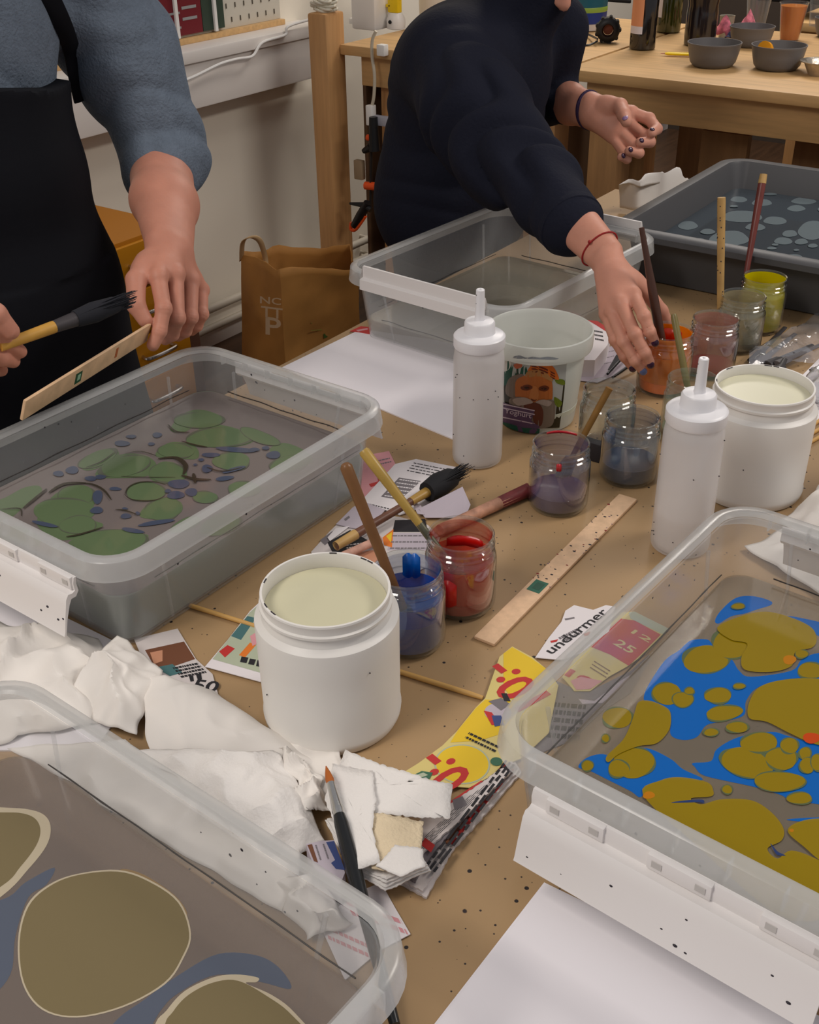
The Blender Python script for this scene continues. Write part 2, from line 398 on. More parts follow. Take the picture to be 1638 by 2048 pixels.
p = bz(700, 48); t = MB().bbox((p.x - .005, p.y, BZ), (p.x + .05, p.y + .12, BZ + .018), 0, .003).build('white_tray', whitep); tag(t, 'flat white tray on the workbench just behind the wooden post', 'tray')
p = bz(785, 60); t = thing('glue_bottle', 'small white bottle with a bright yellow nozzle on the workbench edge', 'bottle', (p.x, p.y, BZ))
MB().lathe([(.02, 0), (.03, .003), (.031, .03), (.02, .05)], 24, (p.x, p.y + .02, BZ)).build('body', whitep, t)
a = MB(); a.bbox((p.x - .022, p.y + .005, BZ + .05), (p.x + .018, p.y + .03, BZ + .1), 0, .004); a.bbox((p.x - .03, p.y + .005, BZ + .065), (p.x - .01, p.y + .03, BZ + .075), 0, .003); a.bbox((p.x - .012, p.y + .005, BZ + .095), (p.x + .028, p.y + .03, BZ + .17), 0, .004)
a.build('nozzle', mat('yellow_plastic', (240, 205, 20), .4), t)
MB().tube([(p.x, p.y - .012, BZ + .025), (p.x, p.y - .0145, BZ + .025)], .006, 12).build('mark', darkm, t)
# hanging white cord and connector
t = thing('extension_cord', 'white cord with socket hanging down the front of the workbench', 'cord', tuple(aty(745, 110, BY - .01)))
pts = [aty(x, y, BY - .012) for x, y in [(752, 62), (745, 80), (744, 110), (749, 150), (748, 190), (744, 212)]]
MB().tube(spline(pts, 6, False), .005, 8).build('cable', mat('cord_white', (200, 190, 170), .4), t)
q = aty(742, 230, BY - .012); MB().bbox((q.x - .012, q.y - .012, q.z - .03), (q.x + .012, q.y + .012, q.z + .03), 0, .004).build('socket', whitep, t)
q = aty(765, 100, BY - .012); MB().bbox((q.x - .014, q.y - .012, q.z - .016), (q.x + .014, q.y + .012, q.z + .016), 0, .004).build('connector', whitep, t)
q = aty(768, 240, BY - .012); MB().bbox((q.x - .035, q.y - .01, q.z - .018), (q.x + .03, q.y + .01, q.z + .012), 0, .006).build('plug', mat('clear_grey', (170, 170, 180), .3), t)
# bar clamps hanging by the post
def clamp(px, py, label, tilt):
    q = aty(px, py, BY - .03); t = thing('bar_clamp', label, 'clamp', tuple(q))
    R = Matrix.Rotation(tilt, 3, 'Y'); o = q
    def P(x, z, y=0): return o + R @ V((x, y, z))
    MB().tube([P(0, .16), P(0, -.12)], .006, 8, flat=.6).build('bar', mat('steel_dark', (60, 55, 52), .35, metal=.6), t)
    a = MB(); a.tube([P(.005, .17), P(.012, .07)], [.015, .021], 10, flat=.8); a.tube([P(.0, .08), P(-.03, .06)], [.014, .008], 10); a.build('handle', darkm, t)
    MB().tube([P(-.016, .105), P(.006, .105)], .010, 10, m=0).build('button', mat('orange_plastic', (232, 84, 30), .4), t)
    MB().bbox(tuple(P(-.045, .0) - V((.016, .01, .03))), tuple(P(-.045, .0) + V((.016, .01, .03))), 0, .004).build('pad', mat('pad_beige', (150, 128, 100), .7), t)
    MB().tube([P(-.02, -.045), P(.02, -.04)], .013, 10).build('collar', MATS['orange_plastic'], t)
    return t
clamp(742, 345, 'black and orange bar clamp hanging beside the wooden post', .06)
q = aty(715, 445, BY - .05); t = thing('spring_clamp', 'lower orange and black clamp jaw hanging just above the paper bag', 'clamp', tuple(q))
P = lambda x, y: aty(x, y, BY - .05)
MB().tube([P(735, 405), P(722, 430), P(708, 452)], [.012, .016, .012], 10).build('jaw', darkm, t)
MB().tube([P(700, 407), P(730, 410), P(742, 420)], [.004, .010, .010], 10).build('lever', darkm, t)
MB().tube(spline([P(703, 445), P(702, 458), P(712, 458), P(731, 432)], 5, False), .006, 8).build('frame', MATS['orange_plastic'], t)
# ------------------------------------------------------------------ amber drawer cabinet
amber = mat('amber_paint', (196, 128, 16), .4)
cx0, cx1, cy0, cy1, cz = -2.56, -2.12, 1.2, 1.965, .66
t = thing('drawer_cabinet', 'low amber-yellow drawer cabinet with metal handles behind the person in the apron', 'cabinet', ((cx0 + cx1) / 2, (cy0 + cy1) / 2, 0))
MB().bbox((cx0, cy0, .04), (cx1, cy1, cz), 0, .006).build('body', mat('amber_side', (178, 112, 14), .45), t)
MB().bbox((cx0 + .03, cy0 + .03, 0), (cx1 - .03, cy1 - .03, .04), 0, .002).build('plinth', mat('plinth_brown', (70, 44, 30), .6), t)
for k in range(5):
    z0 = .06 + k * .12
    for (a0, a1) in ((cy0 + .01, (cy0 + cy1) / 2 - .005), ((cy0 + cy1) / 2 + .005, cy1 - .01)):
        d = MB().bbox((cx1, a0, z0), (cx1 + .014, a1, z0 + .11), 0, .003).build('drawer', amber, t)
        ym = a1 - .12; MB().tube(spline([(cx1 + .012, ym - .05, z0 + .06), (cx1 + .035, ym - .045, z0 + .058), (cx1 + .035, ym + .045, z0 + .058), (cx1 + .012, ym + .05, z0 + .06)], 5, False), .005, 8).build('handle', mat('chrome', (200, 195, 190), .2, metal=1), d)
t = MB().bbox((-2.3, 2.02, 0), (-2.2, 2.08, .5), 0, .004).build('wooden_plank', mat('dark_plank', (92, 60, 46), .6, var=.1)); tag(t, 'dark brown plank standing upright beside the amber cabinet', 'plank')

# ------------------------------------------------------------------ brown paper bag
bx0, bx1, by0, by1 = -2.50, -2.10, 2.33, 2.72
BH = .30
def bag():
    base = [(-2.36, 2.28), (-2.10, 2.44), (-2.235, 2.66), (-2.49, 2.50)]
    # top corners from the picture, each at its own height
    q = [at(482, 502, .36), at(535, 553, .36), at(710, 530, .36), at(665, 488, .34)]
    q = [at(482, 508, .42), at(560, 546, .42), at(715, 536, .40), at(700, 488, .42), at(545, 489, .42)]
    b0 = [at(482, 735, .06), at(575, 790, .02), at(722, 700, .02)]
    b0 = [V((b0[0].x, b0[0].y, .005)), V((b0[1].x, b0[1].y, .005)), V((b0[2].x, b0[2].y, .005))]
    b0 += [b0[2] + (q[3] - q[2]) * .8, b0[0] + (q[4] - q[0]) * .8]
    b0[3].z = b0[4].z = .005
    m = MB(); NU, NV = 12, 16; vs = []; ring = []
    for v in range(NV + 1):
        tv = v / NV
        for e in range(5):
            A0, A1, B0, B1 = b0[e], b0[(e + 1) % 5], q[e], q[(e + 1) % 5]
            for u in range(NU):
                s = u / NU; p = (A0.lerp(A1, s)).lerp(B0.lerp(B1, s), tv)
                n = V(((A1 - A0).y, -(A1 - A0).x, 0)).normalized()
                w = noise.noise(p * 14) * .010 + noise.noise(p * 40) * .003 + .006 * math.sin(tv * 9 + s * 5)
                p = p + n * w * math.sin(math.pi * min(1, s * 1.2 + .05)) + V((0, 0, .012 * math.sin(s * math.pi + e) * tv + .008 * noise.noise(p * 20) * tv))
                vs.append(p)
    N5 = 5 * NU; fs = [(j * N5 + i, j * N5 + (i + 1) % N5, (j + 1) * N5 + (i + 1) % N5, (j + 1) * N5 + i) for j in range(NV) for i in range(N5)]
    fs.append(tuple(range(N5 - 1, -1, -1)))
    m.add(vs, fs, 0, True)
    t = thing('paper_bag', 'open brown paper carrier bag with pale lettering standing by the wall', 'bag', tuple((b0[0] + b0[2]) / 2))
    o = m.build('body', [mat('kraft_bag', (176, 124, 62), .7, var=.12, vscale=9, bump=.25, bscale=14)], t)
    md = o.modifiers.new('thick', 'SOLIDIFY'); md.thickness = .0015
    # printed lettering on the narrow side and front
    l = MB(); off = V((.55, -.83, 0)) * .004
    def side(px, py, z0=None):   # a point on the front side plane (between corners 0 and 1)
        A, B = b0[1], q[1]; nrm = (b0[1] - b0[2]).cross(q[1] - b0[1]).normalized(); d = ray(px, py)
        k = (A - CAM).dot(nrm) / d.dot(nrm); return CAM + d * (k * .985)
    for txt, a, b, h in (('NC', (520, 606), (562, 610), 14), ('TT', (522, 633), (565, 638), 22), ('P', (531, 668), (562, 672), 36)):
        A, B, C_ = side(*a), side(*b), side(a[0], a[1] - h); put_text(l, txt, A, B - A, C_ - A, 0, bold=.02)
    poly = [side(x, y) for x, y in [(682, 630), (698, 612), (700, 655), (690, 650)]]; l.add(poly, [tuple(range(len(poly)))], 0)
    for y in (615, 622, 645, 660): 
        poly = [side(x, yy) for x, yy in [(622, y), (668, y - 3), (668, y - 1), (622, y + 2)]]; l.add(poly, [(0, 1, 2, 3)], 1)
    poly = [side(x, y) for x, y in [(647, 668), (655, 665), (655, 674), (648, 677)]]; l.add(poly, [(0, 1, 2, 3)], 2)
    l.build('printed_lettering', [mat('bag_print', (196, 164, 130), .7), mat('bag_green', (140, 128, 56), .7), mat('bag_dark_green', (58, 84, 30), .7)], t)
    h = MB(); w = .012
    P = [at(484, 520, .40), at(486, 485, .47), at(500, 474, .50), at(520, 482, .485), at(531, 515, .42), at(533, 540, .38)]
    P = spline(P, 6, False); vs = []
    for i, p in enumerate(P):
        vs += [p + V((-.003, .0, .0)) + V((.008, .004, .004)), p - V((.008, .004, .004))]
    h.add(vs, [(2 * i, 2 * i + 1, 2 * i + 3, 2 * i + 2) for i in range(len(P) - 1)], 0, True)
    oo = h.build('handle', mat('kraft_handle', (200, 168, 124), .7), t); md = oo.modifiers.new('thick', 'SOLIDIFY'); md.thickness = .0025
bag()
# green plant leaves on the floor by the bag? kept as small dark green sprig
c = MB()
for i in range(14):
    p = at(500 + i * 8, 700 + i * 4 + random.uniform(-8, 8), .02); a = random.uniform(0, 6.3); d = V((math.cos(a), math.sin(a), .3)) * .03; n = V((-d.y, d.x, 0)) * .35
    c.add([p, p + d * .5 + n + V((0, 0, .01)), p + d, p + d * .5 - n + V((0, 0, .01))], [(0, 1, 2, 3)], 0); c.tube([p - V((0, 0, .01)), p + d * .5], .0012, 6)
tag(c.build('green_sprig', mat('leaf_green', (34, 58, 26), .6)), 'dark green leafy sprig on the floor in front of the paper bag', 'leaves')

# ------------------------------------------------------------------ things on the long bench
glassm = clear('clear_glass', (200, 205, 205), .06, .04, 1.0)
def lathe_thing(name, label, cat, px, py, prof, m, z=BZ, n=40, part='body', group=None):
    p = at(px, py, z); t = thing(name, label, cat, (p.x, p.y, z), group); MB().lathe(prof, n, (p.x, p.y, z)).build(part, m, t); return t, p
def label_patch(mb, p, r, z0, z1, a0, a1, m=0, n=12):
    vs = []
    for i in range(n + 1):
        a = a0 + (a1 - a0) * i / n
        for z in (z0, z1): vs.append((p[0] + r * math.cos(a), p[1] + r * math.sin(a), p[2] + z))
    mb.add(vs, [(2 * i, 2 * i + 2, 2 * i + 3, 2 * i + 1) for i in range(n)], m, True)
winep = [(.03, 0), (.037, .004), (.0375, .19), (.034, .21), (.016, .245), (.0145, .3), (.0165, .302), (.0165, .312), (.012, .312)]
cama = math.atan2(-1, .4)
t, p = lathe_thing('wine_bottle', 'dark wine bottle with an orange and white label on the long bench', 'bottle', 1284, 98, winep, mat('dark_glass', (20, 16, 16), .08, spec=.8))
l = MB(); label_patch(l, (p.x, p.y, BZ), .0379, .065, .155, cama - 1.3, cama - .05, 0); label_patch(l, (p.x, p.y, BZ), .0379, .045, .065, cama - 1.3, cama - .05, 1)
l.build('label', [mat('label_orange', (216, 146, 104), .6), mat('label_white', (214, 208, 214), .6)], t)
t, p = lathe_thing('wine_bottle', 'green glass bottle with a narrow white label, behind the dark wine bottle', 'bottle', 1336, 64, winep, mat('green_glass', (44, 48, 10), .08, spec=.8))
l = MB(); label_patch(l, (p.x, p.y, BZ), .0379, .045, .155, cama - 1.3, cama - .65, 0); l.build('label', MATS['label_white'], t)
t, p = lathe_thing('soda_bottle', 'big dark soft-drink bottle with a pale and red band, behind the grey bowls', 'bottle', 1398, 90, [(.03, 0), (.045, .004), (.046, .09), (.044, .11), (.048, .13), (.048, .21), (.02, .28), (.014, .29), (.014, .31)], mat('cola', (30, 24, 26), .12, spec=.7))
l = MB(); label_patch(l, (p.x, p.y, BZ), .0485, .13, .2, 0, 6.283, 0, 30); label_patch(l, (p.x, p.y, BZ), .0487, .13, .16, cama + .3, cama + 1.1, 1, 8)
l.build('label', [mat('band_pale', (150, 150, 146), .6), mat('band_red', (170, 36, 30), .6)], t)
greym = mat('grey_enamel', (104, 101, 101), .45)
def bowl(px, py, label, s=1.0):
    pr = [(.045, 0), (.052, .002), (.060, .012), (.066, .035), (.070, .056), (.0715, .058), (.0715, .061), (.069, .061), (.0645, .036), (.058, .014), (.05, .006)]
    return lathe_thing('grey_bowl', label, 'bowl', px, py, [(r * s, z * s) for r, z in pr], greym, group=None)
bowl(1424, 132, 'empty dark grey bowl standing next to the yellow craft knife')
t, p = bowl(1552, 138, 'dark grey bowl holding an orange peel wedge')
o = MB(); 
pts = []
for i in range(9):
    a = math.pi * i / 8; pts.append((p.x - .035 - .020 * math.cos(a) , p.y - .012, BZ + .045 + .024 * math.sin(a)))
o.add([(q[0], q[1], q[2]) for q in pts] + [(q[0], q[1] + .018, q[2] - .004) for q in pts], [tuple(range(9)), tuple(range(17, 8, -1))] + [(i, 9 + i, 10 + i, i + 1) for i in range(8)] + [(0, 8, 17, 9)])
tag(o.build('orange_peel', mat('peel_orange', (240, 160, 24), .5)), 'orange peel wedge lying in the grey bowl', 'peel')
tag(MB().bbox((p.x - .03, p.y - .035, BZ + .04), (p.x + .02, p.y + .01, BZ + .046), 0, .002).build('cracker', mat('cracker_beige', (222, 206, 160), .7)), 'pale cracker in the bowl with the orange peel', 'food')
bowl(1500, 92, 'third grey bowl, behind the other two and beside the pink napkins', .9)
bowl(1668, 74, 'fourth grey bowl partly cut off at the picture edge, holding crisps', .9)
p = at(1640, 150, BZ); t = thing('foil_dish', 'silvery foil dish at the picture edge beside the grey bowls', 'dish', (p.x, p.y, BZ))
MB().lathe([(.03, 0), (.045, .03), (.055, .033), (.055, .035), (.043, .033), (.028, .003)], 24, (p.x, p.y, BZ)).build('body', mat('foil', (200, 190, 175), .3, metal=.7, bump=.6, bscale=60), t)
p = at(1350, 107, BZ); t = thing('craft_knife', 'yellow craft knife lying on the long bench', 'knife', (p.x, p.y, BZ))
A = at(1330, 107, BZ + .007); B = at(1388, 109, BZ + .007); MB().tube([A, A.lerp(B, .1), A.lerp(B, .9), B], [.004, .0075, .0075, .006], 10, flat=.6).build('handle', MATS['yellow_plastic'], t)
MB().tube([A + (A - B) * .15, A], [.002, .004], 8, flat=.4).build('tip', mat('tip_red', (150, 70, 40), .5), t)
# plastic cups
cupm = clear('cup_plastic', (225, 225, 225), .03, .08, .7)
for px, py, h, lb in ((1510, 62, .1, 'clear empty plastic cup next to the beer cup'), (1635, 52, .1, 'clear plastic cup at the picture edge behind the crisps bowl')):
    lathe_thing('plastic_cup', lb, 'cup', px, py, [(.026, 0), (.038, h), (.040, h), (.040, h - .003), (.037, h - .003), (.025, .002)], cupm, n=28)
t, p = lathe_thing('beer_cup', 'clear plastic cup full of amber drink on the long bench', 'cup', 1578, 80, [(.028, 0), (.041, .105), (.043, .105), (.043, .102), (.04, .101), (.027, .002)], cupm, n=28)
MB().lathe([(.0262, .003), (.0385, .095)], 28, (p.x, p.y, BZ)).build('beer', mat('amber_drink', (178, 98, 2), .3, spec=.2), t)
t, p = lathe_thing('shot_glass', 'frosted grey tumbler standing in front of the dark soft-drink bottle', 'glass', 1450, 75, [(.02, 0), (.022, .06), (.023, .062), (.021, .06), (.019, .003)], clear('frost', (170, 165, 150), .5, .3, .5), n=24)
# pink and blue patterned napkins
for i, (px, py, c1) in enumerate(((1446, 82, (206, 110, 128)), (1470, 85, (70, 74, 110)), (1494, 72, (214, 120, 138)), (1490, 92, (222, 150, 160)))):
    p = at(px, py, BZ); m = MB(); vs = []
    for a in range(7):
        for b in range(7):
            q = V((p.x + (a - 3) * .009, p.y + (b - 3) * .007, BZ + .012 + .05 * math.exp(-((a - 3) ** 2 + (b - 3) ** 2) / 6) * (1.2 if i in (0, 2) else .5) + .012 * noise.noise(V((a, b, i * 5)) * .9))); vs.append(q)
    m.add(vs, [(a * 7 + b, (a + 1) * 7 + b, (a + 1) * 7 + b + 1, a * 7 + b + 1) for a in range(6) for b in range(6)], 0, True)
    o = m.build('paper_napkin', mat('napkin_%d' % i, c1, .8, var=.5, vscale=60)); o.modifiers.new('t', 'SOLIDIFY').thickness = .002
    tag(o, ['pink crumpled napkin nearest the dark soft-drink bottle', 'navy blue crumpled napkin between the pink ones', 'tall pink crumpled napkin nearest the plastic cup', 'pale pink folded napkin nearest the grey bowls'][i], 'napkin')
# blue paint tub and black star knob roll
t, p = lathe_thing('paint_tub', 'blue and green tub with a white foot on the bench behind the navy sweater', 'tub', 1170, 58, [(.05, 0), (.064, .003), (.064, .022)], mat('tub_white', (214, 204, 196), .5))
MB().lathe([(.065, .022), (.066, .055)], 32, (p.x, p.y, BZ)).build('blue_band', mat('tub_blue', (26, 52, 130), .4), t)
MB().lathe([(.066, .055), (.067, .058), (.067, .068), (.066, .07)], 32, (p.x, p.y, BZ)).build('lime_band', mat('tub_lime', (140, 170, 70), .4), t)
MB().lathe([(.066, .07), (.068, .14), (.064, .14), (.062, .02)], 32, (p.x, p.y, BZ)).build('upper_tub', mat('tub_teal', (24, 90, 110), .4), t)
q = at(1214, 88, BZ); t = thing('cord_reel', 'black ribbed cord reel with an orange hub standing on the bench', 'reel', (q.x, q.y, BZ))
d = V((CAM.x - q.x, CAM.y - q.y, 0)).normalized(); ce = q + V((0, 0, .037)) - d * .02; R = d.to_track_quat('Z', 'Y').to_matrix().to_4x4(); R.translation = ce
a = MB(); prof = [(.018, .022), (.026, .022), (.034, .016), (.036, .0), (.034, -.016), (.018, -.02), (.018, -.01), (.015, 0), (.016, .01)]
a.lathe(prof, 40, (0, 0, 0), M=R, closed=True)
for k in range(9):
    an = k * 2 * math.pi / 9; a.tube([R @ V((.034 * math.cos(an), .034 * math.sin(an), -.016)), R @ V((.034 * math.cos(an), .034 * math.sin(an), .016))], .0055, 8)
a.build('body', darkm, t); MB().lathe([(.0, -.005), (.015, -.005), (.014, .003), (.0, .004)], 20, M=R).build('hub', mat('hub_orange', (120, 56, 30), .5), t)
c = MB(); c.tube(spline([at(1155, 74, BZ + .006), at(1172, 68, BZ + .006), at(1195, 78, BZ + .02)], 6, False), .003, 8); c.tube(spline([at(1155, 90, BZ + .004), at(1178, 90, BZ + .004), at(1195, 82, BZ + .012)], 6, False), .003, 8)
c.build('cable', darkm, t)
q = at(1230, 5, BZ); tag(MB().bbox((q.x - .06, q.y, BZ), (q.x + .06, q.y + .01, BZ + .012), 0, .003).build('black_tool', darkm), 'small dark tool lying on the bench behind the wine bottle', 'tool')
q = at(1590, 8, BZ); tag(MB().bbox((q.x - .16, q.y, BZ), (q.x + .3, q.y + .2, BZ + .05), 0, .02).build('cloth_bundle', mat('black_cloth', (16, 15, 16), .9)), 'black cloth bundle on the bench behind the cups', 'cloth')
# stool with metal legs in the dark under the bench
t = thing('stool', 'stool with pale legs and a metal foot ring in the dark below the bench', 'stool', (-.45, 3.6, 0))
for dx, dy in ((-.14, -.12), (.14, -.12), (-.14, .14), (.14, .14)): MB().tube([(-.45 + dx * 1.3, 3.6 + dy * 1.3, 0), (-.45 + dx * .7, 3.6 + dy * .7, .62)], .016, 10).build('leg', woodV, t)
MB().lathe([(.02, .62), (.16, .62), (.165, .635), (.16, .65), (.02, .65)], 32, (-.45, 3.6, 0)).build('seat', woodL, t)
rg = MB(); rg.tube([(-.45 + .17 * math.cos(a * math.pi / 12), 3.6 + .17 * math.sin(a * math.pi / 12), .22) for a in range(25)], .008, 8); rg.build('foot_ring', mat('metal_grey', (150, 150, 150), .3, metal=.8), t)
q = MB(); q.tube([(-.82, 4.0, 0), (-.76, 3.98, .7)], .045, 12)
tag(q.build('grey_tube', mat('tube_grey', (88, 84, 84), .6)), 'grey roll standing upright in the dark below the bench', 'roll')
# ================================================================== work table
def paper_mat():
    m = mat('brown_paper', (167, 137, 99), .55, var=.05, vscale=3, bump=.08, bscale=9); nt = m.node_tree; N = nt.nodes; L = nt.links
    b = N['Principled BSDF']; src = b.inputs['Base Color'].links[0].from_socket; tc = [n for n in N if n.type == 'TEX_COORD'][0]
    for sc, th, cl, lo in ((42, .085, (38, 30, 30), .74), (95, .10, (52, 42, 38), .80), (16, .038, (44, 34, 34), .66)):
        v = N.new('ShaderNodeTexVoronoi'); v.inputs['Scale'].default_value = sc; L.new(tc.outputs['Object'], v.inputs['Vector']); v.voronoi_dimensions = '2D'
        nz = N.new('ShaderNodeTexNoise'); nz.inputs['Scale'].default_value = 160; L.new(tc.outputs['Object'], nz.inputs[0])
        sep = N.new('ShaderNodeSeparateColor'); L.new(v.outputs['Color'], sep.inputs[0])
        # size of each drop varies; most cells have none
        mr = N.new('ShaderNodeMapRange'); mr.inputs[1].default_value = lo; mr.inputs[2].default_value = 1; mr.inputs[3].default_value = 0; mr.inputs[4].default_value = th; L.new(sep.outputs[0], mr.inputs[0])
        ad = N.new('ShaderNodeMath'); ad.operation = 'MULTIPLY_ADD'; ad.inputs[1].default_value = .05; L.new(nz.outputs[0], ad.inputs[0]); L.new(v.outputs['Distance'], ad.inputs[2])
        lt = N.new('ShaderNodeMath'); lt.operation = 'SUBTRACT'; L.new(mr.outputs[0], lt.inputs[0]); L.new(ad.outputs[0], lt.inputs[1])
        sm = N.new('ShaderNodeMapRange'); sm.inputs[1].default_value = -.03; sm.inputs[2].default_value = -.015; L.new(lt.outputs[0], sm.inputs[0])
        mx = N.new('ShaderNodeMixRGB'); mx.inputs[2].default_value = srgb(*cl); L.new(sm.outputs[0], mx.inputs[0]); L.new(src, mx.inputs[1]); src = mx.outputs[0]
    L.new(src, b.inputs['Base Color']); return m
X0, X1, Y0, Y1 = -1.13, .42, -.05, 2.50
t = thing('work_table', 'big wooden work table under the brown paper in the middle of the room', 'table', ((X0 + X1) / 2, (Y0 + Y1) / 2, 0))
MB().bbox((X0 + .004, Y0 + .004, T - .035), (X1 - .004, Y1 + .03, T - .0022), 0, .006).build('table_top', woodL, t)
for x in (X0 + .06, X1 - .14):
    for y in (Y0 + .06, Y1 - .12): MB().bbox((x, y, 0), (x + .08, y + .08, T - .036), 0, .004).build('leg', woodV, t)
MB().bbox((X0 + .15, Y0 + .08, T - .11), (X1 - .15, Y0 + .11, T - .036), 0, .003).build('apron', woodL, t)
MB().bbox((X0 + .15, Y1 - .09, T - .11), (X1 - .15, Y1 - .06, T - .036), 0, .003).build('apron', woodL, t)
m = MB(); m.box((X0, Y0, T - .002), (X1, Y1 - .06, T))
m.box((X0 - .002, Y0, T - .06), (X0, Y1 - .06, T)); m.box((X0, Y0 - .002, T - .06), (X1, Y0, T))
tag(m.build('brown_paper', paper_mat()), 'brown wrapping paper covering the work table, speckled with dark paint drops', 'paper')

# ================================================================== plastic bins
HX, HY, BHT = .173, .230, .127
def rr(hx, hy, r, n=8):
    out = []
    for cx, cy, a0 in ((hx - r, hy - r, 0), (-hx + r, hy - r, 90), (-hx + r, -hy + r, 180), (hx - r, -hy + r, 270)):
        for i in range(n + 1):
            a = math.radians(a0 + 90 * i / n); out.append((cx + r * math.cos(a), cy + r * math.sin(a)))
    return out
def rings(mb, prof, m=0, closed=False, hx=HX, hy=HY, R=.05, smooth=True, capb=True):
    k = None; vs = []
    for inset, z in prof:
        p = rr(hx - inset, hy - inset, max(.012, R - inset)); k = len(p); vs += [(a, b, z) for a, b in p]
    n = len(prof); fs = [(j * k + i, j * k + (i + 1) % k, ((j + 1) % n) * k + (i + 1) % k, ((j + 1) % n) * k + i) for j in range(n if closed else n - 1) for i in range(k)]
    if not closed and capb: fs += [tuple(range(k - 1, -1, -1)), tuple((n - 1) * k + i for i in range(k))]
    mb.add(vs, fs, m, smooth); return mb
def clip(poly, xmin, xmax, ymin, ymax):
    for ax_, lim, sg in ((0, xmin, 1), (0, xmax, -1), (1, ymin, 1), (1, ymax, -1)):
        out = []
        for i in range(len(poly)):
            a, b = poly[i - 1], poly[i]; ia = (a[ax_] - lim) * sg >= 0; ib = (b[ax_] - lim) * sg >= 0
            if ia != ib:
                t_ = (lim - a[ax_]) / (b[ax_] - a[ax_]); out.append((a[0] + t_ * (b[0] - a[0]), a[1] + t_ * (b[1] - a[1])))
            if ib: out.append((b[0], b[1]))
        poly = out
        if not poly: return []
    return poly
def stroke(pts, w):
    P = spline([(p[0], p[1]) for p in pts], 5, False); L_, R_ = [], []
    for i, p in enumerate(P):
        d = P[min(i + 1, len(P) - 1)] - P[max(i - 1, 0)]; n = V((-d.y, d.x, 0)).normalized(); ww = w * (.25 + .75 * math.sin(math.pi * (i + .5) / len(P)))
        L_.append(p + n * ww); R_.append(p - n * ww)
    return [(p.x, p.y) for p in L_ + R_[::-1]]
plastic = clear('bin_plastic', (225, 228, 230), .155, .22, .8, trans=.4, bump=.2, bscale=9)
rimm = clear('bin_rim_plastic', (232, 234, 234), .36, .22, .8, trans=.4, bump=.2, bscale=12)
clipm = mat('clip_white', (234, 230, 228), .35, bump=.05, bscale=12)
specm = mat('paint_speck', (40, 34, 44), .5)
WALLT = [(.035, 0), (.029, .003), (.0150, .106), (.0145, .120), (.0165, .120), (.0170, .106), (.031, .006), (.037, .0045)]
def wall_in(z): return .031 + (.0170 - .031) * (z - .006) / .100
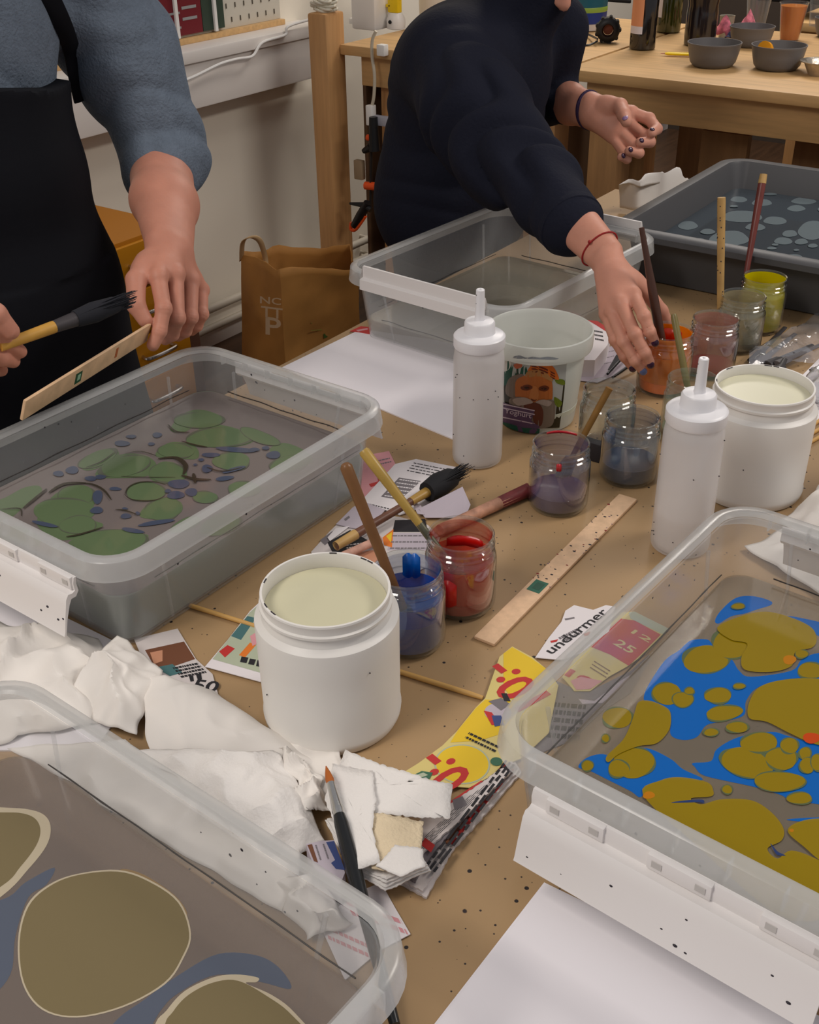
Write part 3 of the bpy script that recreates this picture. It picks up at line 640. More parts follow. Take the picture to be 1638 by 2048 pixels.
def plastic_bin(label, loc, rz, zw, bathm, film, filmmats, clips, seed=1, ring_dark=True, clip_up=()):
    """film: list of (kind, data, material index) in picture coordinates, laid on the liquid surface"""
    t = thing('plastic_bin', label, 'bin', (loc[0], loc[1], T), world=False, rz=rz)
    rnd = random.Random(seed)
    MI = (Matrix.Translation(V((loc[0], loc[1], T))) @ Matrix.Rotation(rz, 4, 'Z')).inverted()
    b = rings(MB(), WALLT); b.build('bin_body', plastic, t)
    r = MB(); rings(r, [(.0145, .121), (.0115, .1268), (.004, .1268), (.0005, .124), (-.0025, .103), (.0, .103), (.0032, .121), (.0115, .1232)], 0, True)
    # little gussets under the rim
    for sy in (-1, 1):
        for k in range(7):
            x = -HX + .05 + k * (2 * HX - .1) / 6; r.box((x - .0007, sy * (HY - .0055) - .0045, .105), (x + .0007, sy * (HY - .0055) + .0045, .122))
    r.build('rim', rimm, t)
    # corner pillars moulded into the wall
    c = MB()
    for sx in (-1, 1):
        for sy in (-1, 1):
            for (dx, dy) in ((.062, 0), (0, .062)):
                x0, y0 = sx * (HX - .0175 - dx), sy * (HY - .0175 - dy)
                x1, y1 = sx * (HX - .031 - dx), sy * (HY - .031 - dy)
                c = MB(); c.tube([(x1, y1, .006), (x0, y0, .104)], [.0018, .0022], 6); c.build('corner_rib', plastic, t)
    if bathm:
        w = MB(); wi = wall_in(zw) + .001
        rings(w, [(.038, .0062), (.0325, .0075), (wi, zw - .0004)], 0, R=.05)
        bath = w.build('bath_liquid', bathm, t)
        f = MB(); f.sheet(rr(HX - wi - .0003, HY - wi - .0003, .032), zw, 0)
        lx, ly = HX - wi - .0015, HY - wi - .0015; layer = 0
        for kind, data, mi in film:
            if kind == 'e':
                cx, cy, rx, ry, an = data; pts = []
                nn = 14; ph = rnd.uniform(0, 6)
                for i in range(nn):
                    a = 2 * math.pi * i / nn; q = 1 + .05 * math.sin(2 * a + ph) + .05 * math.sin(3 * a + ph * 2)
                    x, y = rx * q * math.cos(a), ry * q * math.sin(a); ca, sa = math.cos(math.radians(an)), math.sin(math.radians(an))
                    pts.append((cx + x * ca - y * sa, cy + x * sa + y * ca))
                pts = [(p.x, p.y) for p in spline(pts, 4)]
            elif kind == 'p': pts = [(p.x, p.y) for p in spline(data, 5)]
            if kind == 'S': loc_ = [V((x, y, 0)) for x, y in stroke([MI @ at(x, y, T + zw) for x, y in data[0]], data[1])]
            else: loc_ = [MI @ at(x, y, T + zw) for x, y in pts]
            poly = clip([(p.x, p.y) for p in loc_], -lx, lx, -ly, ly)
            if len(poly) < 3: continue
            layer += 1; z = zw + .00008 + .000016 * layer
            # inset the film from the rounded corners
            f.sheet(poly, z, mi)
        f.build('paint_film', filmmats, bath)
        if ring_dark:
            g = MB(); z2 = zw + .006
            for sx in (-1, 1):
                y0 = -HY + .07; P_ = [(sx * (HX - wall_in(z2) - .0006), y0 + i * (2 * HY - .12) / 24 , z2 + .0015 * noise.noise(V((i * .3, sx, seed)))) for i in range(25)]
                g.tube(P_, [.0009 * (.6 + .6 * abs(noise.noise(V((i * .7, seed, sx))))) for i in range(25)], 6)
            for sy in (-1, 1):
                P_ = [(-HX + .07 + i * (2 * HX - .13) / 18, sy * (HY - wall_in(z2) - .0006), z2 + .002 * noise.noise(V((i * .3, sy + 4, seed)))) for i in range(19)]
                g.tube(P_, .0008, 6)
            g.build('tide_mark', mat('tide_dark', (50, 46, 44), .5), t)
    # paint specks on rim and wall
    sp = MB()
    for k in range(34):
        side_ = rnd.randrange(4); u = rnd.uniform(-.8, .8); z = rnd.uniform(.07, .115)
        if side_ < 2: sx = (-1, 1)[side_]; p = (sx * (HX - .0172), u * (HY - .06), z)
        else: sy = (-1, 1)[side_ - 2]; p = (u * (HX - .06), sy * (HY - .0172), z)
        if z > .104: p = (p[0] * (1.0 + (.004 if side_ < 2 else 0)), p[1], z)
        s_ = rnd.uniform(.0006, .0016); sp.ball(p, (s_ if side_ > 1 else .0004, s_ if side_ < 2 else .0004, s_), 0, 8)
    sp.build('paint_specks', specm, t)
    for sy in clips:
        up = sy in clip_up; h = MB(); y0 = sy * (HY + .001)
        L0, L1 = -HX + .060, HX - .048
        if not up: prof = [(.0035, .1065), (.0065, .1065), (.0085, .100), (.0080, .092), (.0115, .0905), (.0165, .0915), (.0200, .087), (.0215, .081), (.0255, .066), (.0290, .051), (.0305, .048), (.028, .0475), (.0230, .065), (.0175, .079), (.0140, .085), (.0080, .085), (.0040, .090), (.0050, .099)]
        else: prof = [(-.010, .118), (.004, .122), (.012, .120), (.013, .104), (.009, .103), (.008, .116), (.004, .118), (.0035, .14), (-.0005, .14), (0, .118), (-.010, .1155)]
        n = len(prof); vs = [(x, y0 + sy * a, z) for x in (L0, L1) for a, z in prof]
        fs = [tuple(range(n)), tuple(range(2 * n - 1, n - 1, -1))] + [(i, n + i, n + (i + 1) % n, (i + 1) % n) for i in range(n)]
        if sy > 0: fs = [q[::-1] for q in fs]
        h.add(vs, fs, 0, False)
        if not up:
            for k in range(3):
                xa = L0 + .014 + k * .086; h.bbox((xa, y0 + sy * .0075 - .003, .093), (xa + .05, y0 + sy * .0075 + .003, .107), 0, .001)
                h.box((xa + .004, y0 + sy * .0105 - .0006, .097), (xa + .012, y0 + sy * .0105 + .0006, .103), 1); h.box((xa + .038, y0 + sy * .0105 - .0006, .097), (xa + .046, y0 + sy * .0105 + .0006, .103), 1)
            for k in range(9):
                s_ = rnd.uniform(.0008, .0022); uu = rnd.uniform(.0, 1); yy = .0218 + .0070 * uu; h.ball((rnd.uniform(L0, L1), y0 + sy * yy, .080 - .029 * uu), (s_, s_ * .6, s_ * .6), 2, 8)
        h.build('clip_handle', [clipm, mat('clip_shadow', (196, 192, 188), .5), specm], t)
    return t
# --- marbled surfaces, colour patches as seen on each bath
cD = lambda *p: crop(980, 1000, 2.489, p)
def eD(cx, cy, rx, ry, an=0): return (980 + cx / 2.489, 1000 + cy / 2.489, rx / 2.489, ry / 2.489, an)
BL, YE, OU, OR = 1, 2, 3, 4
filmD = [('p', cD((1120, 600), (1150, 550), (1220, 490), (1300, 478), (1390, 500), (1400, 522), (1330, 545), (1270, 565), (1200, 580), (1140, 615)), BL),
 ('p', cD((1000, 700), (1080, 695), (1110, 720), (1200, 790), (1240, 850), (1300, 880), (1500, 850), (1560, 790), (1700, 760), (2200, 800), (2200, 1000), (1700, 900), (1500, 890), (1340, 930), (1275, 1000), (1265, 1070), (1180, 1100), (1080, 1120), (1030, 1180), (960, 1195), (900, 1170), (900, 1100), (880, 1050), (800, 1020), (765, 990), (790, 920), (870, 800), (940, 750)), BL),
 ('p', cD((1480, 580), (1560, 590), (1760, 640), (2200, 780), (2200, 830), (1760, 740), (1638, 680), (1560, 620)), BL),
 ('p', cD((440, 1330), (480, 1285), (560, 1265), (640, 1290), (700, 1245), (790, 1238), (900, 1290), (960, 1340), (1060, 1390), (960, 1400), (850, 1400), (790, 1420), (750, 1480), (700, 1450), (600, 1400), (500, 1350)), BL),
 ('p', cD((1010, 1310), (1100, 1300), (1130, 1240), (1240, 1180), (1400, 1155), (1500, 1180), (1760, 1250), (2200, 1300), (2200, 1600), (1638, 1515), (1500, 1500), (1450, 1470), (1320, 1430), (1180, 1400), (1060, 1370), (1020, 1330)), BL),
 ('p', cD((1480, 1590), (1700, 1580), (1900, 1600), (1900, 1625), (1700, 1600), (1560, 1602)), BL)]
_y = [(1075, 795, 110, 68), (1200, 715, 88, 75, 20), (1600, 850, 68, 38), (880, 965, 72, 52), (960, 995, 48, 38), (993, 952, 22, 16), (1135, 975, 65, 37), (1165, 1062, 88, 36, -8), (635, 1085, 75, 48), (715, 1310, 105, 72), (640, 1340, 50, 42), (485, 1325, 28, 24), (1278, 1312, 128, 72, 12), (1340, 1210, 90, 48), (1450, 1290, 80, 52), (1490, 1225, 45, 36), (1568, 1265, 28, 30), (1577, 1325, 34, 38), (1630, 1310, 32, 40), (1440, 1405, 120, 50), (1540, 1488, 60, 28), (1240, 930, 28, 12), (1235, 532, 30, 13), (1100, 1160, 35, 18), (1230, 1135, 55, 25), (575, 1190, 18, 18), (1180, 1445, 24, 20), (1550, 770, 30, 20), (1860, 1400, 110, 60), (1850, 820, 120, 40)]
for e in _y:
    cx, cy, rx, ry = e[:4]; an = e[4] if len(e) > 4 else 0
    filmD += [('e', eD(cx, cy, rx + 6, ry + 5, an), OU), ('e', eD(cx, cy, rx, ry, an), YE)]
for P_ in (cD((1130, 640), (1240, 585), (1370, 560), (1500, 590), (1600, 640), (1625, 700), (1600, 740), (1520, 760), (1500, 830), (1400, 860), (1270, 850), (1250, 790), (1280, 720), (1200, 700)),
           cD((1290, 1010), (1350, 930), (1500, 895), (1700, 900), (2100, 960), (2200, 1200), (1900, 1260), (1638, 1225), (1500, 1170), (1380, 1110), (1290, 1090)),
           cD((740, 1010), (800, 1005), (880, 1040), (900, 1080), (890, 1150), (830, 1215), (740, 1230), (640, 1270), (590, 1310), (580, 1280), (660, 1200), (700, 1120), (720, 1060)),
           cD((760, 1470), (850, 1400), (950, 1385), (1080, 1410), (1110, 1450), (1100, 1480), (1000, 1490), (1050, 1520), (1150, 1495), (1300, 1500), (1400, 1560), (1460, 1640), (1450, 1700), (1380, 1740), (1430, 1790), (1500, 1750), (1640, 1800), (1900, 1950), (1500, 2100), (1000, 1700)),
           cD((1480, 1650), (1560, 1600), (1700, 1595), (2000, 1650), (2000, 1900), (1700, 1830), (1560, 1730))):
    filmD += [('p', P_, YE)]
filmD += [('e', eD(1490, 800, 34, 22), OR), ('e', eD(1600, 1190, 42, 28), 5), ('e', eD(1500, 1650, 12, 8), OR), ('e', eD(790, 1475, 30, 18), OR),
 ('s', cD((900, 1520), (960, 1508), (1040, 1502), (1050, 1530)) + [.0], BL)]
filmD = [f for f in filmD if f[0] != 's']
filmD += [('p', cD((900, 1512), (960, 1502), (1055, 1497), (1062, 1515), (1040, 1510), (960, 1512)), 6), ('p', cD((1395, 1715), (1430, 1755), (1470, 1775), (1440, 1775), (1420, 1765)), 6)]
baseD = clear('bath_clear', (150, 138, 120), .42, .06, 1.0, bump=.08, bscale=5)
def film(name, col, op=.93): return clear(name, col, op, .07, .9, bump=.06, bscale=6)
matsD = [baseD, film('film_blue', (2, 98, 184)), film('film_yellow', (146, 122, 2)), film('film_olive', (92, 104, 70)), film('film_orange', (190, 120, 6)), film('film_red', (200, 70, 10)), film('film_navy', (40, 60, 110))]
cA = lambda *p: crop(0, 800, 2.559, p)
def eA(cx, cy, rx, ry, an=0): return (cx / 2.559, 800 + cy / 2.559, rx / 2.559, ry / 2.559, an)
G_, S_, K_, L_ = 1, 2, 3, 4
filmA = [('p', cA((-200, 560), (0, 510), (120, 450), (200, 440), (210, 480), (130, 540), (60, 600), (-40, 640), (-200, 680)), G_)]
for P_ in (cA((190, 640), (230, 540), (300, 470), (400, 440), (475, 465), (485, 530), (440, 600), (530, 640), (420, 700), (300, 715)), cA((350, 730), (450, 690), (560, 665), (690, 678), (760, 700), (650, 765), (540, 795), (430, 775)),
           cA((490, 390), (550, 310), (640, 275), (745, 285), (800, 330), (765, 385), (640, 400)), cA((985, 215), (1000, 170), (1060, 125), (1190, 140), (1300, 190), (1260, 230), (1100, 245)), cA((870, 150), (950, 65), (1045, 52), (1140, 95), (1010, 130), (940, 165)),
           cA((800, 290), (820, 245), (890, 215), (1000, 238), (1010, 300), (900, 300)), cA((760, 380), (820, 320), (900, 325), (945, 370), (900, 410), (800, 420)), cA((420, 350), (470, 290), (570, 255), (610, 275), (560, 320), (470, 360)), cA((720, 600), (750, 540), (830, 505), (920, 520), (930, 570), (860, 610)), cA((1380, 260), (1450, 220), (1560, 260), (1600, 320), (1480, 330))):
    filmA += [('p', P_, G_)]
for e in [(390, 490, 92, 52, -6), (330, 575, 150, 72, 0), (400, 640, 90, 45), (560, 730, 195, 62, -4), (745, 470, 95, 50, -4), (835, 560, 92, 55, -8), (860, 375, 95, 48, 0), (640, 340, 130, 48, -10), (500, 302, 100, 36, -22), (900, 262, 90, 36, 0), (1120, 195, 165, 48, -2), (1185, 315, 92, 45), (1020, 105, 120, 40), (1050, 500, 60, 30), (950, 640, 80, 30, -20), (1330, 190, 100, 30, 20), (-60, 700, 120, 50), (120, 700, 90, 40, 20), (1480, 330, 100, 40, -10), (1250, 460, 80, 40), (1130, 640, 110, 50, -20)]:
    an = e[4] if len(e) > 4 else 0
    filmA += [('e', eA(e[0], e[1], e[2] + 5, e[3] + 3, an), L_), ('e', eA(*e[:4], an), G_)]
for e in [(625, 225, 38, 15), (672, 190, 25, 10), (805, 182, 25, 13), (775, 228, 18, 8), (300, 380, 28, 14), (370, 362, 32, 20), (465, 405, 32, 12), (515, 397, 28, 11), (915, 433, 52, 24), (900, 490, 45, 20), (980, 475, 32, 20), (500, 500, 26, 34, 10), (495, 568, 32, 18), (645, 598, 28, 13), (590, 458, 30, 9), (1080, 285, 45, 12), (1210, 258, 110, 12, 4), (1400, 285, 35, 20), (1150, 405, 45, 12, -8), (800, 632, 95, 11, -8), (680, 672, 60, 11, 10), (1060, 355, 28, 20), (1030, 310, 14, 8), (1000, 335, 10, 6), (1300, 258, 30, 9), (230, 640, 70, 10, 12), (860, 470, 16, 10), (1360, 250, 18, 10), (1200, 360, 60, 10, -15), (640, 560, 14, 6), (705, 585, 12, 9)]:
    filmA += [('e', eA(*e[:4], e[4] if len(e) > 4 else 0), S_)]
def lineA(*p, w=.0011): return ('L', cA(*p), w)
LA = [lineA((400, 430), (470, 435), (530, 465), (570, 515), w=.0022), lineA((640, 490), (660, 450), (720, 425), (800, 425), (850, 440), w=.0014), lineA((640, 490), (670, 512), (740, 520), (800, 515), (850, 495), w=.0012),
      lineA((810, 305), (900, 300), (950, 340), (940, 385), w=.0045), lineA((930, 390), (1000, 410), (1080, 412), w=.004), lineA((990, 380), (1000, 430), w=.003), lineA((590, 565), (640, 570), (700, 590), w=.0016), lineA((340, 705), (420, 690), (530, 655), w=.0022), lineA((620, 395), (740, 400), (900, 400), w=.0010),
      lineA((860, 130), (900, 165), (970, 170), w=.002), lineA((930, 215), (1000, 235), (1060, 245), w=.002), lineA((250, 480), (330, 435), (440, 430), w=.0042), lineA((1060, 350), (1140, 370), (1240, 350), w=.002), lineA((240, 460), (120, 560), w=.003), lineA((0, 565), (100, 560), (110, 600), w=.0012), lineA((590, 270), (520, 320), (440, 350), w=.0012), lineA((640, 280), (720, 268), (800, 290), w=.0012)]
baseA = clear('bath_mauve', (126, 116, 114), .80, .10, 1.0, bump=.06, bscale=5)
matsA = [baseA, film('film_green', (98, 116, 84)), film('film_slate', (74, 82, 102)), film('film_dark', (62, 56, 46)), film('film_green_edge', (94, 98, 84))]
cB = lambda *p: crop(0, 1180, 1.95, p)
filmB = [('p', cB((-300, 1250), (0, 1210), (100, 1140), (212, 1083), (180, 1150), (110, 1200), (60, 1350), (40, 1500), (-60, 1600), (-300, 1700)), 1),
 ('p', cB((440, 1693), (560, 1600), (700, 1500), (850, 1420), (1000, 1425), (1090, 1475), (1135, 1555), (1020, 1530), (850, 1500), (700, 1570), (620, 1650), (500, 1850), (300, 1900)), 1),
 ('p', cB((470, 1090), (560, 1110), (680, 1190), (730, 1260), (700, 1270), (600, 1190), (500, 1150)), 4),
 ('p', cB((70, 1370), (105, 1230), (190, 1150), (300, 1108), (460, 1092), (585, 1132), (700, 1215), (745, 1340), (716, 1436), (644, 1538), (480, 1628), (300, 1668), (165, 1638), (88, 1535)), 3),
 ('p', cB((77, 1370), (111, 1236), (192, 1157), (301, 1113), (460, 1099), (581, 1138), (694, 1219), (738, 1340), (710, 1432), (640, 1532), (480, 1621), (300, 1662), (169, 1632), (94, 1531)), 2),
 ('p', cB((-300, 830), (0, 848), (110, 856), (175, 880), (198, 930), (180, 1000), (110, 1090), (0, 1200), (-300, 1400)), 3),
 ('p', cB((-300, 870), (0, 868), (90, 872), (140, 895), (158, 940), (140, 1000), (80, 1080), (0, 1160), (-300, 1330)), 2),
 ('p', cB((600, 1720), (650, 1640), (720, 1565), (830, 1512), (920, 1500), (1005, 1512), (1000, 1530), (960, 1535), (1060, 1580), (1150, 1650), (1260, 1800), (1260, 2000), (600, 2000)), 3),
 ('p', cB((640, 1720), (675, 1645), (735, 1580), (830, 1532), (930, 1525), (1050, 1590), (1140, 1660), (1250, 1800), (1250, 2000), (640, 2000)), 2)]
baseB = clear('bath_greybrown', (132, 120, 112), .62, .10, 1.0, bump=.06, bscale=5)
matsB = [baseB, film('film_greyblue', (92, 100, 116), .85), film('film_umber', (124, 111, 80), .92), film('film_cream', (188, 176, 152), .95), film('film_ochre', (150, 126, 92), .8)]
def add_lines(lst, zw, mi): return [('p', stroke([(p.x, p.y) for p in [at(x, y, T + zw) for x, y in pts]], w), mi) for _, pts, w in lst]
filmA += [('S', (pts, w * .75), K_) for _, pts, w in LA]
binA = plastic_bin('clear plastic bin of green and slate marbled paint, nearest the person in the apron', (-.924, .795), math.radians(-1.5), .068, clear('bath_a', (158, 166, 154), .70, .1, .6, trans=.3), filmA, matsA, (-1, 1), 1)
binD = plastic_bin('clear plastic bin of bright blue and yellow marbled paint', (-.1605, .792), math.radians(-3.6), .055, clear('bath_d', (140, 130, 116), .22, .08, .7, trans=.3), filmD, matsD, (-1, 1), 3)
binB = plastic_bin('nearest clear plastic bin, with cream-ringed umber circles on grey liquid', (-.506, .234), math.radians(-92.9), .060, clear('bath_b', (140, 136, 134), .28, .08, .7, trans=.3), filmB, matsB, (1, -1), 5)
binC = plastic_bin('clear plastic bin holding plain clear liquid, under the arm of the person in navy', (-.930, 1.594), math.radians(-4.2), .035, clear('bath_c', (158, 152, 136), .22, .08, .8, trans=.3), [], [clear('bath_plain', (150, 146, 132), .5, .06, 1.0, bump=.08, bscale=5)], (-1, 1), 9, clip_up=(-1, 1))

# ================================================================== dark grey tray at the back
t = thing('grey_tray', 'large dark grey plastic tray of slate water with pale paint spots', 'tray', (-.33, 2.165, T), world=False)
gm = mat('tray_grey', (78, 78, 80), .45, bump=.05, bscale=20)
THX, THY = .55, .30
b = MB(); rings(b, [(.05, 0), (.044, .003), (.022, .098), (.004, .101), (0, .098), (-.001, .09), (-.004, .09), (-.003, .1), (.003, .105), (.024, .105), (.027, .1), (.048, .008), (.054, .006)], 0, hx=THX, hy=THY, R=.06); b.build('tray_body', gm, t)
w = MB(); zt = .05; rings(w, [(.054, .0065), (.0385, zt - .0005)], 0, hx=THX, hy=THY, R=.06); bl = w.build('slate_water', mat('slate_water', (62, 70, 77), .08, spec=.6), t)
f = MB(); MI = Matrix.Translation((.33, -2.165, -T)); f.sheet(rr(THX - .0392, THY - .0392, .025), zt, 0); k = 0
for e in [(1150, 240, 50, 18), (1290, 260, 60, 22), (1545, 250, 75, 20), (1500, 295, 55, 18), (1370, 370, 70, 25), (1170, 345, 120, 38), (840, 400, 60, 25), (1090, 480, 120, 48), (1600, 430, 90, 55), (1420, 495, 55, 22), (1460, 450, 45, 22), (1250, 410, 60, 22), (1250, 560, 60, 16), (1480, 590, 55, 13), (900, 495, 50, 18), (1530, 500, 40, 18), (1340, 210, 40, 8), (1600, 525, 30, 12), (1350, 540, 30, 8), (1700, 300, 70, 24), (1800, 380, 80, 30), (1750, 500, 60, 20), (960, 440, 45, 16), (1500, 552, 18, 6), (1120, 285, 25, 7), (1370, 520, 20, 7)]:
    cx, cy = 1100 + e[0] / 3.045, 320 + (e[1]) / 3.045
    pts = [MI @ at(cx + e[2] / 3.045 * (1 + .08 * math.sin(3 * a)) * math.cos(a), cy + e[3] / 3.045 * (1 + .08 * math.sin(2 * a + e[0])) * math.sin(a), T + zt) for a in [2 * math.pi * i / 24 for i in range(24)]]
    poly = clip([(p.x, p.y) for p in pts], -THX + .042, THX - .042, -THY + .042, THY - .042); k += 1
    if len(poly) > 2: f.sheet(poly, zt + .0001 + k * .00006, 1)
f.build('paint_spots', [MATS['slate_water'], mat('spot_grey', (104, 116, 121), .15)], bl)
s = MB()
for k in range(14): s.ball((random.uniform(-.45, .4), THY - .03 + .001, random.uniform(.062, .095)), (.002, .0008, .0016), 0, 8)
s.build('paint_specks', mat('speck_white', (210, 212, 214), .4), t)

# ================================================================== pots, bottles, bucket
cream = mat('cream_liquid', (206, 202, 172), .35, var=.03, vscale=6)
potw = mat('pot_white', (230, 227, 222), .42, bump=.04, bscale=10)
def paint_pot(label, x, y, liquid_z, liq=None):
    t = thing('paint_pot', label, 'pot', (x, y, T), world=False)
    MB().lathe([(.058, 0), (.0645, .0015), (.0665, .006), (.0672, .012), (.0662, .014), (.0668, .09), (.0672, .1165), (.0668, .119), (.0650, .1205), (.0602, .1235), (.0590, .1255), (.0588, .132), (.0612, .1328), (.0614, .1355), (.0592, .1365), (.0594, .1440), (.0600, .1450), (.0596, .1468), (.0575, .1468), (.0568, .144), (.0568, .13), (.0625, .12), (.063, .02), (.05, .01)], 64).build('pot_body', potw, t)
    MB().lathe([(.0, liquid_z - .004), (.0565, liquid_z - .004), (.0567, liquid_z), (.0, liquid_z)], 48).build('liquid', liq or cream, t)
    s = MB(); rnd = random.Random(x)
    for k in range(4):
        a = rnd.uniform(0, 6.28); z = rnd.uniform(.03, .14); r = .0674 if z < .12 else .0608; s.ball((r * math.cos(a), r * math.sin(a), z), (.0007, .0007, .0008), 0, 8)
    for k in range(6):
        a = rnd.uniform(1.2, 4.5); s.tube([(.0576 * math.cos(a + q * .04), .0576 * math.sin(a + q * .04), .1467) for q in range(4)], .0007, 6)
    s.build('paint_specks', specm, t); return t
paint_pot('large white plastic pot of cream liquid beside the blue and red jars', -.550, .637, .131)
paint_pot('white plastic pot of cream liquid behind the squeeze bottle and the blue-yellow bin', -.372, 1.277, .134, mat('cream_pale', (216, 213, 186), .35))
sqm = clear('squeeze_plastic', (244, 242, 242), .52, .3, .6, trans=.5)
capw = mat('cap_white', (238, 237, 240), .35)
def squeeze(label, x, y, level, r=.0335, nz=.242, liq=(240, 236, 232)):
    t = thing('squeeze_bottle', label, 'bottle', (x, y, T), world=False)
    MB().lathe([(r - .008, 0), (r - .001, .003), (r, .008), (r - .0005, .15), (r - .002, .163), (r - .006, .168), (r - .006, .178), (r - .008, .178), (r - .008, .166), (r - .003, .15), (r - .003, .01), (r - .01, .003)], 48).build('bottle_body', sqm, t)
    MB().lathe([(.0, .004), (r - .005, .004), (r - .0035, .01), (r - .0035, level), (0, level)], 40).build('liquid', clear('squeeze_liquid', liq, .5, .2, .3, trans=.5), t)
    MB().lathe([(r - .009, .166), (r - .001, .166), (r - .0002, .168), (r - .0002, .1805), (r - .002, .1825), (r - .004, .1832), (.0205, .1850), (.0200, .1862), (.0195, .1985), (.0178, .2005), (.009, .2020), (.0, .2020)], 48).build('screw_cap', capw, t)
    MB().lathe([(.0068, .2015), (.0062, .206), (.0055, nz - .001), (.0046, nz), (.0018, nz), (.0018, nz - .01), (0, nz - .01)], 24).build('nozzle', capw, t)
    s = MB(); rnd = random.Random(x * 7)
    for k in range(9):
        a = math.atan2(-y, -x) + rnd.uniform(-1.4, 1.4); z = rnd.uniform(.02, .17); s.ball(((r + .0003) * math.cos(a), (r + .0003) * math.sin(a), z), (.0009, .0009, .0006), 0, 8)
    for z in (.214, .224, .235): s.ball((.005 * math.cos(a), .005 * math.sin(a), z), .0011, 0, 8)
    s.build('paint_specks', specm, t); return t
squeeze('tall translucent squeeze bottle with white nozzle, standing in front of the picture bucket', -.704, 1.147, .13)
squeeze('translucent squeeze bottle with white nozzle, touching the rim of the blue-yellow bin', -.390, 1.100, .05, .0345)
squeeze('squeeze bottle cut off by the picture edge, beyond the white pot', -.205, 1.40, .05, .034)
# picture bucket
bx, by = -.701, 1.303
t = thing('yoghurt_bucket', 'white plastic bucket printed with a bearded man in an orange striped hat', 'bucket', (bx, by, T), world=False)
bw = clear('bucket_plastic', (228, 230, 224), .80, .25, .6, trans=.3)
MB().lathe([(.046, 0), (.0545, .002), (.0560, .010), (.0655, .112), (.0735, .113), (.0745, .116), (.0752, .132), (.0745, .1375), (.0725, .1385), (.071, .137), (.0705, .132), (.0640, .112), (.054, .008), (.045, .0045)], 64).build('bucket_body', bw, t)
MB().lathe([(.0, .002), (.054, .0025), (.0585, .03), (0, .03)], 40).build('contents', mat('bucket_contents', (200, 204, 190), .5), t)
def on_bucket(px, py, off=.0006):
    """where the line of sight to a picture point meets the tapered bucket wall"""
    d = ray(px, py); best = None; o = CAM - V((bx, by, T))
    lo, hi = 1.2, 1.9
    k = lo
    while k < hi:
        p = o + d * k; rad = .0555 + .0095 * (p.z / .11) + off
        if p.x * p.x + p.y * p.y < rad * rad: p.z = max(p.z, .002); return p
        k += .0006
    return o + d * 1.55
cF = lambda p: (960 + p[0] / 5.85, 640 + p[1] / 5.85)
lab = MB()
def patch(pts, m, off, sub=10, smooth=True):
    # triangulate finely in picture space, then wrap on the wall
    P = [(p.x, p.y) for p in spline(pts, 4)] if smooth else pts
    P = [cF(p) for p in P]; x0, x1 = min(p[0] for p in P), max(p[0] for p in P); y0, y1 = min(p[1] for p in P), max(p[1] for p in P)
    n = max(1, int((x1 - x0) / 7)) 
    for i in range(n):
        a, b = x0 + (x1 - x0) * i / n, x0 + (x1 - x0) * (i + 1) / n
        c_ = clip(P, a, b, y0 - 1, y1 + 1)
        if len(c_) > 2: lab.add([on_bucket(p[0], p[1], off) for p in c_], [tuple(range(len(c_)))], m)
patch([(262, 500), (1015, 500), (1000, 700), (975, 950), (940, 1190), (930, 1260), (700, 1270), (262, 1270)], 0, .0003, smooth=False)
patch([(262, 500), (600, 500), (640, 560), (520, 640), (400, 700), (262, 760)], 1, .0005)
patch([(262, 490), (360, 490), (350, 560), (300, 600), (262, 590)], 2, .0007)
patch([(395, 520), (480, 505), (490, 550), (420, 570)], 3, .0008)
patch([(870, 900), (960, 960), (930, 1020), (880, 990)], 4, .0006); patch([(880, 690), (980, 700), (990, 760), (900, 740)], 4, .0006)
patch([(330, 700), (430, 640), (520, 660), (430, 900), (300, 860)], 5, .0007)                         # grey hair
patch([(560, 600), (620, 520), (750, 505), (850, 540), (910, 640), (920, 700), (850, 680), (700, 600)], 6, .0009)      # hat
for yy in (545, 575, 605): patch([(620, yy - 10), (730, yy + 5), (860, yy + 70), (880, yy + 90), (850, yy + 82), (720, yy + 22), (610, yy + 4)], 7, .0011)
patch([(430, 700), (560, 640), (700, 630), (830, 700), (850, 850), (830, 950), (700, 1040), (560, 1030), (430, 930), (410, 820)], 8, .0010)  # face
patch([(560, 600), (700, 590), (830, 660), (840, 720), (700, 660), (540, 670)], 9, .0012)                # brow fringe
patch([(480, 780), (560, 755), (620, 790), (560, 825), (490, 815)], 10, .0013); patch([(690, 790), (760, 765), (810, 795), (770, 835), (700, 825)], 10, .0013)
patch([(515, 790), (550, 782), (580, 798), (545, 808)], 11, .0015); patch([(715, 800), (755, 790), (785, 808), (745, 818)], 11, .0015)
patch([(610, 790), (660, 780), (690, 870), (670, 940), (620, 950), (575, 910)], 12, .0013)
patch([(595, 920), (640, 935), (665, 925), (650, 950), (610, 945)], 10, .0015)
patch([(340, 930), (480, 900), (600, 960), (700, 960), (830, 930), (880, 1000), (860, 1200), (780, 1260), (640, 1250), (400, 1060)], 5, .0014)
patch([(470, 990), (600, 965), (700, 990), (740, 1080), (720, 1230), (640, 1230), (600, 1080), (500, 1040)], 13, .0016)
patch([(380, 930), (520, 905), (620, 960), (560, 985), (440, 1000)], 14, .0018); patch([(650, 960), (740, 930), (840, 960), (800, 1010), (720, 990)], 14, .0018)
patch([(262, 960), (420, 1010), (640, 1060), (600, 1180), (700, 1250), (640, 1330), (262, 1290)], 15, .0020, smooth=False)
for yy in (975, 1020, 1130): patch([(262, yy), (640, yy + 80), (640, yy + 92), (262, yy + 14)], 16, .0022, smooth=False)
patch([(262, 1190), (500, 1260), (700, 1275), (690, 1360), (262, 1290)], 1, .0022, smooth=False)
patch([(500, 1330), (590, 1345), (590, 1375), (500, 1365)], 16, .0024, smooth=False)
